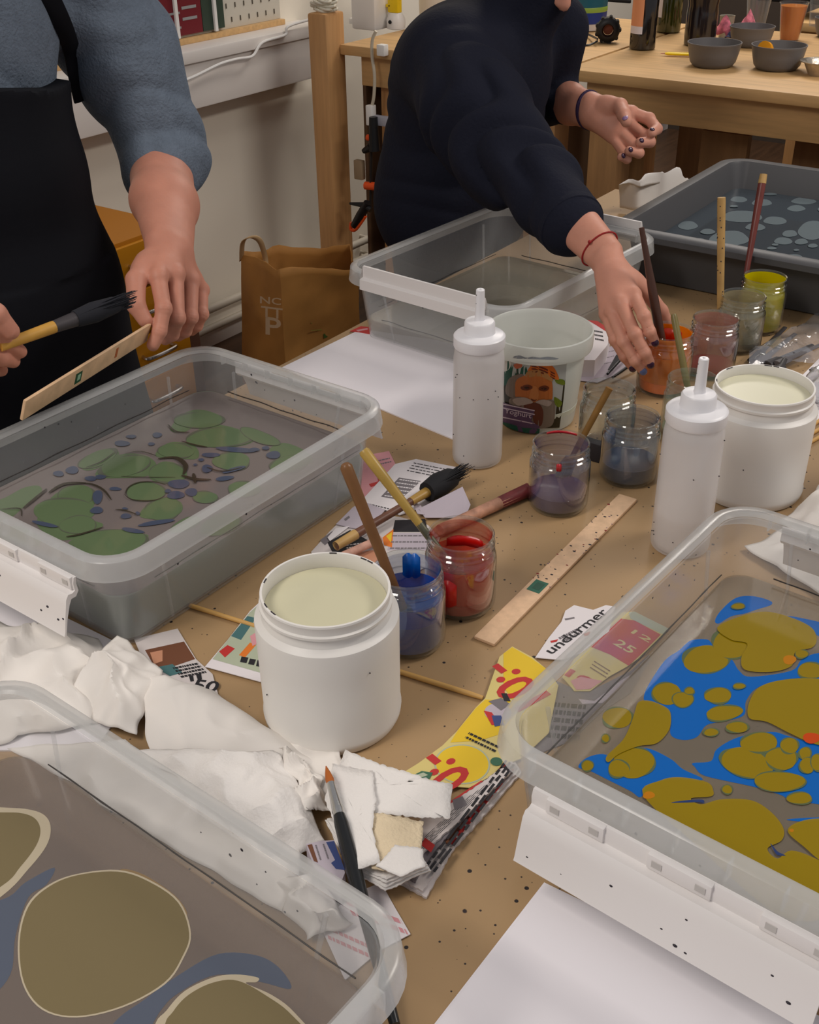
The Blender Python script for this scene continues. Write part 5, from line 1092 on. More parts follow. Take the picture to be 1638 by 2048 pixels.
# pieces under the black brush
sheet_of_paper('store_flyer', 'small pink flyer scrap at the corner of the green bin', 'flyer', [(724, 912), (778, 902), (792, 930), (790, 970), (735, 1000), (722, 990)], T + .0016, PK, [('lines', (735, 925), (780, 915), (737, 932), 2, GR, .3), ('poly', [(738, 968), (772, 958), (765, 966), (742, 974)], RD), ('poly', [(755, 955), (762, 952), (768, 975), (760, 978)], RD)])
sheet_of_paper('newspaper_piece', 'newspaper piece with a dark printed block, under the black-bristled brush', 'newspaper', [(722, 1002), (790, 928), (832, 918), (922, 936), (905, 970), (850, 1012), (800, 1030)], T + .0026, WH, [
    ('poly', [(798, 955), (842, 962), (800, 1000), (762, 993)], GR), ('lines', (800, 958), (842, 964), (770, 990), 6, WH, .3), ('lines', (828, 925), (912, 942), (815, 940), 4, BK, .25), ('lines', (730, 1005), (800, 1022), (726, 1010), 2, BK, .3), ('lines', (850, 975), (895, 965), (835, 990), 3, BR, .4)])
sheet_of_paper('magazine_cutting', 'grey and dark magazine cutting with a flame-coloured picture, behind the big pot', 'magazine', [(622, 1104), (660, 1062), (705, 1018), (760, 1028), (800, 1034), (856, 1050), (880, 1075), (860, 1130), (800, 1160), (700, 1160), (640, 1130)], T + .0018, NP, [
    ('poly', [(790, 1040), (850, 1038), (856, 1064), (785, 1064)], BK), ('poly', [(782, 1066), (860, 1066), (862, 1100), (775, 1100)], LV), ('poly', [(765, 1075), (787, 1058), (784, 1095), (768, 1090)], ORG), ('poly', [(772, 1072), (784, 1064), (782, 1085)], YL), ('poly', [(655, 1085), (700, 1060), (735, 1080), (720, 1100), (665, 1105)], BK),
    ('poly', [(700, 1108), (745, 1100), (775, 1110), (740, 1130), (705, 1125)], SK), ('lines', (785, 1070), (858, 1070), (780, 1095), 3, GR, .2), ('poly', [(640, 1080), (665, 1062), (670, 1072), (650, 1090)], GR), ('lines', (690, 1090), (760, 1080), (695, 1100), 3, WH, .4)])
sheet_of_paper('newspaper_piece', 'pale grey paper piece with one small mark, beside the green bin wall', 'newspaper', [(672, 1048), (705, 1015), (726, 1002), (770, 1020), (735, 1060), (700, 1055)], T + .0032, LV, [('poly', [(688, 1038), (698, 1031), (700, 1035), (691, 1042)], GR), ('poly', [(672, 1056), (700, 1052), (660, 1082), (655, 1075)], WH)])
m = MB(); P = [at(838, 1018, T + .008), at(925, 974, T + .024), at(941, 1010, T + .010), at(930, 1036, T + .003), at(850, 1036, T + .004)]
m.add(P, [(0, 1, 2, 3, 4)], 0); P2 = [at(822, 1000, T + .009), at(842, 1012, T + .009), at(850, 1030, T + .006), at(835, 1028, T + .006)]
m.add(P2, [(0, 1, 2, 3)], 1); o = m.build('folded_paper', [inks[LV], inks[LV]]); o.modifiers.new('t', 'SOLIDIFY').thickness = .0008; tag(o, 'pale folded paper flap standing up beside the black bristles', 'paper')
# papers under the reaching hand
sheet_of_paper('store_flyer', 'white flyer with black writing and a red edge, behind the picture bucket', 'flyer', [(1170, 640), (1195, 642), (1222, 660), (1215, 690), (1190, 720), (1160, 720)], T + .03, WH, [('poly', [(1175, 640), (1195, 642), (1222, 660), (1220, 668), (1192, 650)], RD), ('lines', (1188, 660), (1205, 663), (1190, 676), 3, BK, .4)], th=.028)
sheet_of_paper('magazine_cutting', 'mauve-grey magazine page with black branches between bucket and orange jar', 'magazine', [(1150, 760), (1170, 700), (1240, 690), (1275, 720), (1240, 745), (1195, 765)], T + .0020, LV, [('poly', [(1215, 740), (1232, 710), (1245, 700), (1243, 712), (1225, 742)], BK), ('poly', [(1240, 710), (1262, 712), (1266, 725), (1248, 722)], BK), ('lines', (1180, 712), (1230, 700), (1175, 735), 3, GR, .1)])
for k, (a, b) in enumerate((((1215, 748), (1268, 690)), ((1225, 755), (1272, 722)))):
    rod('dark_twig', ['longer thin black stick between the bucket and the orange jar', 'shorter thin black stick between the bucket and the orange jar'][k], 'stick', at(a[0], a[1], T + .006), at(b[0], b[1], T + .012), [(0, .002), (1, .0026)], darkm)
sheet_of_paper('newspaper_piece', 'newspaper with bold black strip and rules, between the white pot and the picture edge', 'newspaper', [(1560, 800), (1585, 770), (1640, 715), (1760, 720), (1700, 800), (1640, 845), (1582, 872), (1560, 860)], T + .0026, WH, [
    ('poly', [(1575, 800), (1634, 812), (1636, 822), (1600, 848), (1575, 815)], BK), ('text', 'SISTA', (1578, 812), (1622, 826), .008, WH, .02), ('lines', (1582, 780), (1640, 795), (1578, 797), 4, GR, .3), ('lines', (1580, 835), (1605, 845), (1580, 850), 3, GR, .4), ('poly', [(1575, 855), (1600, 848), (1582, 870)], RD), ('poly', [(1618, 738), (1632, 735), (1640, 742), (1620, 745)], BK)])
sheet_of_paper('magazine_cutting', 'thin magenta-edged magazine under the corner of the plain bin', 'magazine', [(700, 662), (722, 652), (742, 655), (740, 668), (718, 664)], T + .0028, RD, [('poly', [(712, 660), (735, 656), (736, 659), (716, 663)], PK)])
sheet_of_paper('receipt', 'white slip with a pink line sticking out under the nearest bin', 'paper', [(640, 1850), (700, 1790), (762, 1765), (790, 1815), (821, 1868), (760, 1900), (690, 1960)], T + .0022, WH, [('lines', (690, 1800), (800, 1838), (700, 1820), 2, PK, .5), ('lines', (650, 1850), (740, 1890), (655, 1870), 2, PK, .4)])
sheet_of_paper('magazine_cutting', 'scrap with dark blue and grey print beside the artist brush', 'magazine', [(612, 1688), (640, 1682), (668, 1680), (690, 1745), (680, 1770), (630, 1740)], T + .026, LV, [('poly', [(652, 1684), (668, 1682), (690, 1740), (672, 1738), (662, 1726), (670, 1720)], BU), ('poly', [(615, 1690), (624, 1688), (636, 1725), (628, 1722)], BR), ('lines', (630, 1690), (640, 1720), (645, 1688), 2, GR, .2)], th=.024)

# ================================================================== tissues and paper towels
tism = mat('tissue', (233, 228, 222), .85, bump=.10, bscale=26, var=.02, vscale=14)
towm = mat('paper_towel', (232, 228, 224), .85, bump=.22, bscale=330)
def crumple(name, label, corners, nu, nv, z0, amp, freq=22, seed=0, ridge=1.0, m=None, edge=0, dome=.0, group=None, fold=None, cat='tissue', base=None):
    """a soft sheet over four picture corners (a,b,c,d in order), heaved into folds"""
    P = [at(c[0], c[1], z0 + (c[2] if len(c) > 2 else 0)) for c in corners]; vs = []; rnd = random.Random(seed)
    for i in range(nu + 1):
        for j in range(nv + 1):
            u, v = i / nu, j / nv; p = (P[0].lerp(P[1], u)).lerp(P[3].lerp(P[2], u), v)
            q = V((p.x * freq, p.y * freq, seed * 3.7)); n1 = noise.noise(q); n2 = noise.noise(q * 2.3); n3 = noise.noise(q * 5.5)
            rg = (1 - abs(n1) * 2) ** 2 * ridge * .7 + .22 * (1 - abs(n2) * 2) + .04 * n3
            e = min(u, 1 - u, v, 1 - v); ef = min(1, e * 6)
            h = amp * (rg + .15) * (.35 + .65 * ef) + dome * math.sin(math.pi * u) * math.sin(math.pi * v)
            p = p + V((noise.noise(q * 1.7 + V((9, 0, 0))), noise.noise(q * 1.7 + V((0, 9, 0))), 0)) * amp * .55 + V((0, 0, max(.0008, h)))
            if edge and e == 0: p = p + V((rnd.uniform(-edge, edge), rnd.uniform(-edge, edge), 0))
            if base: p.z = max(p.z, T + base)
            vs.append(p)
    k = nv + 1; o = MB().add(vs, [(i * k + j, i * k + j + 1, (i + 1) * k + j + 1, (i + 1) * k + j) for i in range(nu) for j in range(nv)], 0, True).build(name, m or tism)
    md = o.modifiers.new('thick', 'SOLIDIFY'); md.thickness = .0007; tag(o, label, cat, group); return o
crumple('tissue', 'crumpled white tissue at the picture edge, under the back wall of the nearest bin', [(-90, 1222), (192, 1284), (250, 1440), (-90, 1500)], 40, 34, T + .002, .022, 17, 1, dome=.012)
# peaked tissue
crumple('tissue', 'white tissue pinched into a peak beside the green bin corner', [(228, 1278, .018), (330, 1345, .004), (262, 1475, .004), (125, 1395, .006)], 34, 34, T + .004, .016, 24, 2, dome=.022)
crumple('tissue', 'long smooth white tissue running towards the big white pot', [(265, 1335, .004), (430, 1385, .004), (660, 1545, .004), (300, 1500, .010)], 50, 30, T + .003, .009, 15, 3, dome=.018)
crumple('paper_towel', 'embossed paper towel with ribbed pattern, nearest the wall of the nearest bin', [(272, 1498, .012), (560, 1512, .016), (650, 1680, .006), (560, 1745, .002)], 60, 34, T + .004, .013, 20, 4, dome=.016, m=towm, cat='paper towel')
crumple('tissue', 'small crinkled tissue end in front of the big white pot', [(560, 1500, .010), (640, 1540, .012), (668, 1640, .006), (600, 1620, .012)], 26, 26, T + .004, .018, 34, 5, cat='tissue', edge=.0006)
crumple('paper_towel', 'grey-shaded smooth tissue lying below the front of the big white pot', [(565, 1465, .004), (680, 1490, .003), (712, 1600, .004), (640, 1620, .006)], 26, 26, T + .004, .010, 20, 15, cat='tissue')
crumple('tissue', 'thin tissue seen through the wall of the nearest bin', [(250, 1480, .010), (600, 1690, .008), (600, 1850, .0), (20, 1500, .0)], 50, 24, T + .003, .010, 16, 6)
crumple('tissue', 'balled tissue seen through the bin corner below the artist brush', [(540, 1750, .004), (640, 1770, .006), (700, 1850, .002), (610, 1890, .0)], 26, 26, T + .003, .018, 30, 7)
def strip(label, px, z, seed, m=None, th=.0012, amp=1.6, tilt=0, stain=None):
    """torn-edged rectangle of paper towel lying on the pile"""
    P = ragged(px, amp, seed=seed); ctr = (sum(p[0] for p in px) / len(px), sum(p[1] for p in px) / len(px)); C0 = at(ctr[0], ctr[1], z)
    b = MB(); R = [at(p[0], p[1], z) for p in P]; vs = []; K = 5
    for k in range(K, 0, -1):
        for p in R:
            q = C0.lerp(p, k / K); vs.append(q + V((0, 0, .0022 * noise.noise(V((q.x * 45, q.y * 45, seed))) + tilt * (q.x - C0.x))))
    n = len(R); vs.append(C0); fs = [(k * n + i, k * n + (i + 1) % n, (k + 1) * n + (i + 1) % n, (k + 1) * n + i) for k in range(K - 1) for i in range(n)] + [((K - 1) * n + i, (K - 1) * n + (i + 1) % n, K * n) for i in range(n)]
    b.add(vs, fs, 0, True); o = b.build('paper_towel_strip', m or towm); md = o.modifiers.new('thick', 'SOLIDIFY'); md.thickness = th; md.offset = -1; tag(o, label, 'paper towel'); return o
for k in range(4):
    strip(['lowest', 'second lowest', 'third lowest', 'fourth lowest'][k] + ' torn towel strip in the stepped pile beside the artist brush', [(650 + k * 2, 1640), (760, 1640), (862 - k * 3, 1742 - k * 5), (770 + k, 1782 - k * 7), (698 + k, 1742 - k * 6)], T + .017 + k * .0024, 20 + k, amp=.9)
strip('broad clean towel strip pointing at the yellow flyer', [(690, 1502), (760, 1530), (905, 1572), (900, 1640), (745, 1628), (668, 1560)], T + .030, 31)
strip('towel strip with a pale yellow and pink stain, nearest the magazine cuttings', [(735, 1625), (846, 1643), (842, 1700), (848, 1720), (800, 1748), (745, 1738)], T + .031, 32, mat('towel_stained', (226, 208, 176), .85, bump=.5, bscale=330, var=.08, vscale=30))
strip('white torn towel corner lying on the stained strip', [(790, 1690), (845, 1700), (850, 1735), (800, 1755), (752, 1735)], T + .0335, 34)
strip('long torn towel strip with a ragged edge beside the black brush handle', [(665, 1530), (745, 1542), (752, 1600), (744, 1660), (760, 1725), (712, 1742), (690, 1700), (650, 1600)], T + .034, 33)
crumple('tissue', 'folded white tissue leaning against the back of the blue-yellow bin', [(1560, 1045, .002), (1640, 975, .002), (1760, 1040, .004), (1660, 1190, .002)], 30, 26, T + .004, .012, 18, 8, dome=.03)
crumple('tissue', 'crumpled tissue at the picture edge, seen through the bin of blue and yellow', [(1490, 1095, .002), (1600, 1050, .004), (1760, 1130, .004), (1660, 1200, .002)], 30, 26, T + .003, .012, 18, 18, dome=.012)
crumple('tissue', 'crumpled white paper lying between the plain bin and the grey tray', [(1240, 420, .002), (1245, 378, .06), (1392, 362, .05), (1330, 425, .0)], 24, 24, T + .003, .03, 16, 9, dome=.04)
crumple('clear_film', 'crinkled clear plastic wrap against the picture edge near the newspaper', [(1600, 800, .002), (1615, 740, .01), (1720, 720, .01), (1700, 830, .002)], 18, 18, T + .006, .014, 26, 12, dome=.02, m=clear('wrap_film', (214, 214, 220), .35, .12, 1.3), cat='plastic wrap')
# ================================================================== people
def dpt(px, py, k): return CAM + ray(px, py) * k
skinA = mat('skin_warm', (200, 138, 116), .5, sss=.15, var=.06, vscale=28, bump=.12, bscale=140, spec=.3)
skinB = mat('skin_rosy', (206, 146, 124), .5, sss=.15, var=.06, vscale=28, bump=.10, bscale=140, spec=.3)
def chain(pts, rs, k=.004): return [cone(pts[i], pts[i + 1], rs[i], rs[i + 1], k) for i in range(len(pts) - 1)]
def hand(W, El, fingers, thumb, back, rw=.024, rf=.040, scale=1.0, palm_r=.013, web=.012, rel=None):
    """W wrist, El elbow, fingers: index..little lists [MCP, PIP, DIP, tip]; thumb [CMC, MCP, IP, tip]; back: direction of the back of the hand"""
    pr = []; back = V(back).normalized()
    d = (El - W)
    # forearm: flattened at the wrist, fuller below the elbow
    side = d.normalized().cross(back).normalized()
    for s in (-1, 1): pr.append(cone(W + side * s * .012 * scale, W + d * .45 + side * s * .010, rw * .80 * scale, rf * .86, .02)); pr.append(cone(W + d * .45 + side * s * .010, El + side * s * .004, rf * .86, rf, .02))
    rr_ = [.0096, .0098, .0092, .0080]
    for i, f in enumerate(fingers):
        r0 = rr_[i] * scale; M_ = f[0]
        pr.append(cone(W + side * (0) + (M_ - W) * .12, M_, palm_r * 1.25 * scale, r0 * 1.28, web))
        pr += chain(f, [r0 * 1.12, r0 * 1.0, r0 * .92, r0 * .80][:len(f)], .0035)
        pr.append(ell(M_ + back * r0 * .35, (r0 * 1.0,) * 3, .006)); pr.append(ell(f[1] + back * r0 * .10, (r0 * 1.02,) * 3, .004))
    for i in range(3):
        a, b = fingers[i][0], fingers[i + 1][0]; pr.append(cone(W.lerp(a, .35).lerp(W.lerp(b, .35), .5), a.lerp(b, .5) - back * .003 - (a - W).normalized() * .010, palm_r * 1.1 * scale, palm_r * .78 * scale, web))
    pr.append(cone(W.lerp(thumb[0], .3), thumb[0], .015 * scale, .0155 * scale, .014)); pr.append(cone(thumb[0], thumb[1], .0155 * scale, .0125 * scale, .008))
    pr += chain(thumb[1:], [.0122 * scale, .0112 * scale, .0092 * scale], .004)
    pr.append(cone(thumb[0].lerp(thumb[1], .35), fingers[0][0].lerp(W, .35), .012 * scale, .011 * scale, .012))
    return pr
def skin_mod(cuts):
    """creases: shallow grooves given as (centre, direction across, radius, depth)"""
    def f(F, X, Y, Z):
        for c, n, rad, dep in cuts:
            c = V(c); n = V(n).normalized(); dx, dy, dz = X - c.x, Y - c.y, Z - c.z
            q = dx * n.x + dy * n.y + dz * n.z; d2 = dx * dx + dy * dy + dz * dz
            F = F + dep * np.exp(-(q / .0009) ** 2) * np.exp(-d2 / rad ** 2)
        return F
    return f
def knuckle_cuts(fingers, back):
    out = []
    for f in fingers:
        for j, n_ in ((1, 3), (2, 2)):
            if j >= len(f) - 1: continue
            ax_ = (f[j + 1] - f[j - 1]).normalized()
            for k in range(n_): out.append((f[j] + V(back) * .009 + ax_ * (k - (n_ - 1) / 2) * .0035, ax_, .007, .0008))
    return out
def nail(t, tip, prev, nrm, m, w=.0062, l=.0072, off=.0052, name='fingernail'):
    d = (tip - prev).normalized(); n = (V(nrm) - d * V(nrm).dot(d)).normalized(); s = d.cross(n)
    R = Matrix((s, d, n)).transposed(); c = tip + n * off + d * .0022
    b = MB(); b.ball(c, (w, l, .0028), 0, 16, R); b.build(name, m, t)
def head(prims, c, fwd, s=1.0, up=V((0, 0, 1))):
    f = V(fwd).normalized(); u = (up - f * up.dot(f)).normalized(); r = f.cross(u)
    Mx = Matrix((r, f, u)).transposed(); Mn = [[Mx[i][j] for j in range(3)] for i in range(3)]
    P = lambda x, y, z: c + r * x * s + f * y * s + u * z * s
    prims += [ell(P(0, -.015, .035), (.076 * s, .094 * s, .088 * s), .02, Mn), ell(P(0, .02, -.045), (.060 * s, .070 * s, .070 * s), .03, Mn), ell(P(0, .055, -.092), (.026 * s, .022 * s, .018 * s), .02, Mn),
              cone(P(0, .082, .012), P(0, .104, -.022), .008 * s, .013 * s, .008), ell(P(.012, .094, -.024), (.008 * s,) * 3, .006), ell(P(-.012, .094, -.024), (.008 * s,) * 3, .006),
              cone(P(-.02, .081, -.056), P(.02, .081, -.056), .0062 * s, .0062 * s, .006), cone(P(-.018, .080, -.067), P(.018, .080, -.067), .0075 * s, .0075 * s, .006),
              cone(P(-.042, .078, .024), P(-.014, .084, .020), .009 * s, .009 * s, .01), cone(P(.042, .078, .024), P(.014, .084, .020), .009 * s, .009 * s, .01),
              ell(P(-.030, .092, .004), (.014 * s,) * 3, -.008), ell(P(.030, .092, .004), (.014 * s,) * 3, -.008)]
    for sx in (-1, 1): prims += [ell(P(sx * .078, -.012, -.005), (.010 * s, .018 * s, .031 * s), .006, Mn), ell(P(sx * .086, -.006, -.002), (.006 * s, .009 * s, .018 * s), -.004, Mn)]
    return P, Mx
def fold_field(F, X, Y, Z, A, B, amp, freq, t0=0, t1=1, ph=0, rad=.2):
    A = V(A); B = V(B); d = B - A; L2 = d.length_squared
    t = ((X - A.x) * d.x + (Y - A.y) * d.y + (Z - A.z) * d.z) / L2
    ax_, ay, az = X - A.x - t * d.x, Y - A.y - t * d.y, Z - A.z - t * d.z
    r2 = ax_ ** 2 + ay ** 2 + az ** 2
    w = np.exp(-((t - (t0 + t1) / 2) / ((t1 - t0) / 2)) ** 4) * (r2 < rad * rad)
    s = np.sin(t * freq + ph + 18 * ax_ + 14 * az + 1.3 * np.sin(30 * Y + 20 * Z)) 
    return F + amp * w * (1 - np.abs(s)) - amp * .5 * w
knitA = mat('sweater_blue', (108, 119, 133), .9, bump=.7, bscale=240, var=.08, vscale=60, spec=.1)
apronm = mat('apron_black', (15, 16, 22), .8, spec=.15, bump=.1, bscale=50)
navy = mat('sweater_navy', (27, 29, 42), .85, bump=.3, bscale=160, spec=.15)
trous = mat('trousers_black', (18, 18, 24), .85)
shoem = mat('shoe_dark', (34, 30, 30), .6)
def seated_parts(): pass
def legs(hx, hy, hz, xf, s=1):
    L_ = []
    for sy in (-1, 1):
        L_ += chain([V((hx, hy + sy * .085, hz)), V((hx + .02, hy + sy * .10, .50)), V((hx - .02, hy + sy * .11, .07))], [.088 * s, .060 * s, .044 * s], .03)
    return L_
def shoes(t, hx, hy):
    for sy in (-1, 1):
        b = MB(); blob_mesh(b, [cone((hx - .05, hy + sy * .11, .045), (hx + .13, hy + sy * .12, .035), .043, .034, .02), cone((hx - .02, hy + sy * .11, .07), (hx - .02, hy + sy * .11, .12), .048, .050, .03)], .006); b.build('shoe', shoem, t)

# ---------------------------------------------------------------- person in the blue-grey sweater and black apron
t = thing('person', 'person in blue-grey sweater and black apron holding a wooden stick over the green bin', 'person', (-1.43, .94, 0))
W = atx(338, 492, -1.135); EL = V((-1.335, 1.222, 1.085)); SH = V((-1.42, 1.165, 1.37))
F1 = [[atx(316, 553, -1.090), atx(327, 617, -1.062), atx(319, 662, -1.056), atx(306, 690, -1.058)],
      [atx(350, 548, -1.090), atx(354, 636, -1.062), atx(344, 668, -1.078), atx(330, 678, -1.095)],
      [atx(382, 560, -1.102), atx(381, 634, -1.072), atx(370, 662, -1.088), atx(356, 672, -1.105)],
      [atx(403, 580, -1.118), atx(404, 628, -1.092), atx(394, 652, -1.102), atx(384, 662, -1.115)]]
TH1 = [atx(296, 528, -1.128), atx(272, 560, -1.105), atx(272, 610, -1.085), atx(290, 640, -1.072)]
bk = V((.85, -.30, .35)).normalized()
b = MB()
blob_mesh(b, hand(W, EL, F1, TH1, bk, rw=.026, rf=.043, scale=1.06), .0015, 0, mod=skin_mod(knuckle_cuts(F1, bk)))
# other hand at the picture edge
W2 = atx(-130, 610, -1.12); EL2 = V((-1.33, .60, 1.09)); SH2 = V((-1.43, .72, 1.37))
F2 = [[atx(-62, 640, -1.075), atx(-18, 660, -1.05), atx(14, 682, -1.05), atx(40, 703, -1.055)], [atx(-70, 665, -1.085), atx(-30, 700, -1.055), atx(4, 716, -1.055), atx(26, 722, -1.062)],
      [atx(-85, 685, -1.095), atx(-50, 725, -1.065), atx(-20, 738, -1.07), atx(2, 740, -1.08)], [atx(-100, 700, -1.105), atx(-72, 735, -1.08), atx(-50, 748, -1.085), atx(-30, 745, -1.095)]]
TH2 = [atx(-90, 600, -1.09), atx(-50, 598, -1.062), atx(-8, 628, -1.042), atx(22, 662, -1.036)]
blob_mesh(b, hand(W2, EL2, F2, TH2, bk, rw=.026, rf=.040, scale=1.04), .0018, 0, mod=skin_mod(knuckle_cuts(F2, bk)))
tp = []
HC1 = V((-1.34, .93, 1.62)); HP, HM = head(tp, HC1, (1, -.1, -.35))
tp += [cone((-1.43, .93, 1.42), (-1.375, .93, 1.56), .056, .052, .03), ell((-1.44, .93, 1.30), (.10, .15, .16), .06), ell((-1.43, .93, 1.10), (.105, .13, .18), .06), ell((-1.44, .93, .93), (.115, .15, .14), .05),
       cone(SH, EL, .050, .042, .04), cone(SH2, EL2, .050, .042, .04)] + legs(-1.46, .93, .90, 0)
blob_mesh(b, tp, .008)
b.build('body', skinA, t)
for sx in (-1, 1):
    e = MB(); e.ball(HP(sx * .030, .078, .003), .0115, 0, 16); e.ball(HP(sx * .030, .0865, .001), (.0050,) * 3, 1, 12); e.build('eye', [mat('eye_white', (206, 198, 190), .3), mat('iris_brown', (50, 34, 24), .2)], t)
hr = []; Mn = [[HM[i][j] for j in range(3)] for i in range(3)]
hr += [ell(HP(0, -.03, .05), (.086, .100, .092), .02, Mn), ell(HP(0, .13, -.02), (.09, .07, .085), -.02, Mn)]
c = MB(); blob_mesh(c, hr, .006); c.build('hair', mat('hair_brown', (60, 42, 30), .7, bump=.4, bscale=120), t)
# sweater
sw = [ell((-1.42, .93, 1.31), (.135, .185, .17), .06), ell((-1.41, .93, 1.10), (.125, .150, .19), .06), ell((-1.43, .93, .98), (.130, .158, .10), .05), cone((-1.43, .93, 1.42), (-1.41, .93, 1.47), .085, .066, .03),
      cone(SH, (-1.385, 1.215, 1.24), .084, .078, .05), cone((-1.385, 1.215, 1.24), EL + V((.012, .008, -.002)), .082, .064, .03), cone(SH2, (-1.40, .68, 1.24), .082, .078, .05), cone((-1.40, .68, 1.24), EL2 + V((.012, 0, 0)), .078, .060, .03)]
cu = (W - EL).normalized()
sw += [cone(EL - cu * .002, EL + cu * .040, .058, .060, .008), cone(EL2, EL2 + (W2 - EL2).normalized() * .03, .056, .058, .008)]
def swm(F, X, Y, Z):
    F = fold_field(F, X, Y, Z, SH, EL, .007, 11, .35, 1.15, .5, .12); F = fold_field(F, X, Y, Z, (-1.43, .93, 1.45), (-1.42, .95, .95), .004, 14, .2, 1.0, 1.0, .3); return F
c = MB(); blob_mesh(c, sw, .0045, 0, mod=swm); c.build('sweater', knitA, t)
# apron : bib, strap, skirt, following the front of the torso
ap = [ell((-1.41, .93, 1.31), (.150, .192, .17), .05), ell((-1.395, .93, 1.10), (.150, .155, .19), .06), ell((-1.40, .93, .96), (.160, .158, .14), .05), cone((-1.395, .91, .92), (-1.37, .90, .42), .158, .175, .05), cone((-1.395, .95, .92), (-1.37, .96, .42), .158, .175, .05)]
def apm(F, X, Y, Z):
    F = F - .004
    F = np.maximum(F, -(F + .012)) if False else F
    top = Z - (1.262 - .10 * np.clip((Y - .80) / .2, 0, 1) * .35)
    # sides of the bib sweep outwards to the waist
    half = .125 + .10 * np.clip((1.25 - Z) / .20, 0, 1) ** 1.3
    F = np.maximum(F, top); F = np.maximum(F, np.where(Z > .98, np.abs(Y - .925) - half, F)); F = np.maximum(F, -(X + 1.44)); F = np.maximum(F, .45 - Z)
    return F + .0035 * np.sin(Y * 34 + 2 * np.sin(Z * 9)) * (Z < 1.0)
c = MB(); blob_mesh(c, ap, .005, 0, mod=apm); c.build('apron', apronm, t)
# neck strap lying on the chest
def on_prims(px, py, prims, off=.004, k0=1.0, k1=2.4):
    k = k0
    while k < k1:
        p = dpt(px, py, k); G = np.array([[[list(p)]]], np.float32); d = min(float((_cone(G, *q[1:5]) if q[0] == 'c' else _ell(G, q[1], q[2], q[3]))[0, 0, 0]) for q in prims if (q[4] if q[0] == 'e' else 1) > 0)
        if d < off: return p
        k += max(.001, (d - off) * .6)
    return dpt(px, py, k1)
pts = [on_prims(x, y, sw, .010) for x, y in [(88, -30), (108, 10), (128, 55), (143, 100), (152, 150), (163, 200)]]
c = MB(); c.tube(spline(pts, 4, False), .013, 10, flat=.3, upv=(1, -.6, .2)); c.build('apron_strap', apronm, t)
q = on_prims(142, 190, ap, .006); c = MB(); c.tube([q + V((.004, -.018, .012)), q + V((.008, 0, .018)), q + V((.006, .018, .004))], [.004, .009, .004], 10, flat=.5); c.build('fabric_loop', mat('loop_grey', (150, 156, 166), .7), t)
c = MB(); blob_mesh(c, legs(-1.46, .93, .92, 0, 1.12) + [ell((-1.45, .93, .93), (.125, .16, .12), .04)], .008); c.build('trousers', trous, t); shoes(t, -1.46, .93)
# the stick they hold
A = atx(50, 818, -1.00); B = atx(296, 664, -1.068)
d = (B - A).normalized(); vw = ((A + B) / 2 - CAM).normalized(); wv = (V((0, 0, 1)) - d * d.z).normalized(); n = d.cross(wv).normalized(); wv = (wv * .93 + n * (-.36 if n.dot(vw) > 0 else .36)).normalized(); n = d.cross(wv).normalized()
M = Matrix(((wv.x, d.x, n.x, 0), (wv.y, d.y, n.y, 0), (wv.z, d.z, n.z, 0), (0, 0, 0, 1))); M.translation = A
L = (B - A).length; sg = -1 if n.dot(vw) > 0 else 1
t2 = thing('stirring_stick', 'flat wooden stick with green and orange marks held above the green bin', 'stick', tuple(A))
MB().bbox((-.0135, -.004, -.002), (.0135, L, .002), 0, .0012, M).build('stick_body', mat('stir_wood_worn', (214, 178, 140), .6, var=.16, vscale=40, bump=.1), t2)
g = MB(); g.box((-.008, L * .36, sg * .0019), (.007, L * .36 + .013, sg * .0023), 0, M); g.box((-.004, L * .36 + .004, sg * .0023), (.004, L * .36 + .010, sg * .0025), 2, M); g.box((-.006, L * .69, sg * .0019), (.008, L * .69 + .005, sg * .0023), 1, M)
g.build('coloured_marks', [mat('stamp_green_deep', (20, 74, 44), .5), mat('mark_orange', (176, 96, 50), .6), mat('stamp_pale', (150, 190, 160), .5)], t2)
# the brush in the other hand
A = atx(14, 688, -1.046); B = atx(272, 594, -1.02)
t3 = rod('paintbrush', 'brush with yellow handle and soft dark bristles held in front of the apron', 'brush', A, B, [(-.05, .0060), (.1, .0064), (.33, .0072), (.36, .0068)], mat('handle_yellow', (206, 156, 70), .45, var=.15, vscale=40))
MB().tube([A.lerp(B, .35), A.lerp(B, .52)], [.0072, .0088], 12).build('ferrule', mat('ferrule_dark', (74, 70, 72), .5, metal=.3), t3)
bristle(t3, A.lerp(B, .51), B - A, (B - A).length * .42, .0125, mat('bristle_soot', (30, 31, 38), .85), 120, .3, .5, 8)

# ---------------------------------------------------------------- person in the navy sweater reaching across
t = thing('person', 'person in navy sweater leaning over the plain bin, reaching for the orange jar', 'person', (-1.33, 2.04, 0))
W = dpt(1212, 512, 1.715); CU_ = dpt(1140, 446, 1.80); EL = dpt(1012, 292, 1.98); SH = dpt(900, 120, 2.10)
F3 = [[dpt(1268, 590, 1.655), dpt(1288, 632, 1.610), dpt(1300, 664, 1.610), dpt(1308, 680, 1.618)],
      [dpt(1242, 606, 1.650), dpt(1270, 668, 1.612), dpt(1290, 706, 1.615), dpt(1299, 724, 1.624)],
      [dpt(1224, 622, 1.660), dpt(1247, 684, 1.622), dpt(1270, 722, 1.622), dpt(1283, 738, 1.632)],
      [dpt(1212, 630, 1.675), dpt(1229, 680, 1.640), dpt(1248, 714, 1.640), dpt(1262, 732, 1.650)]]
TH3 = [dpt(1262, 560, 1.690), dpt(1296, 588, 1.695), dpt(1322, 622, 1.715), dpt(1340, 656, 1.735)]
bk = (CAM - F3[1][0]).normalized() * .7 + V((-.45, -.2, .5)); bk.normalize()
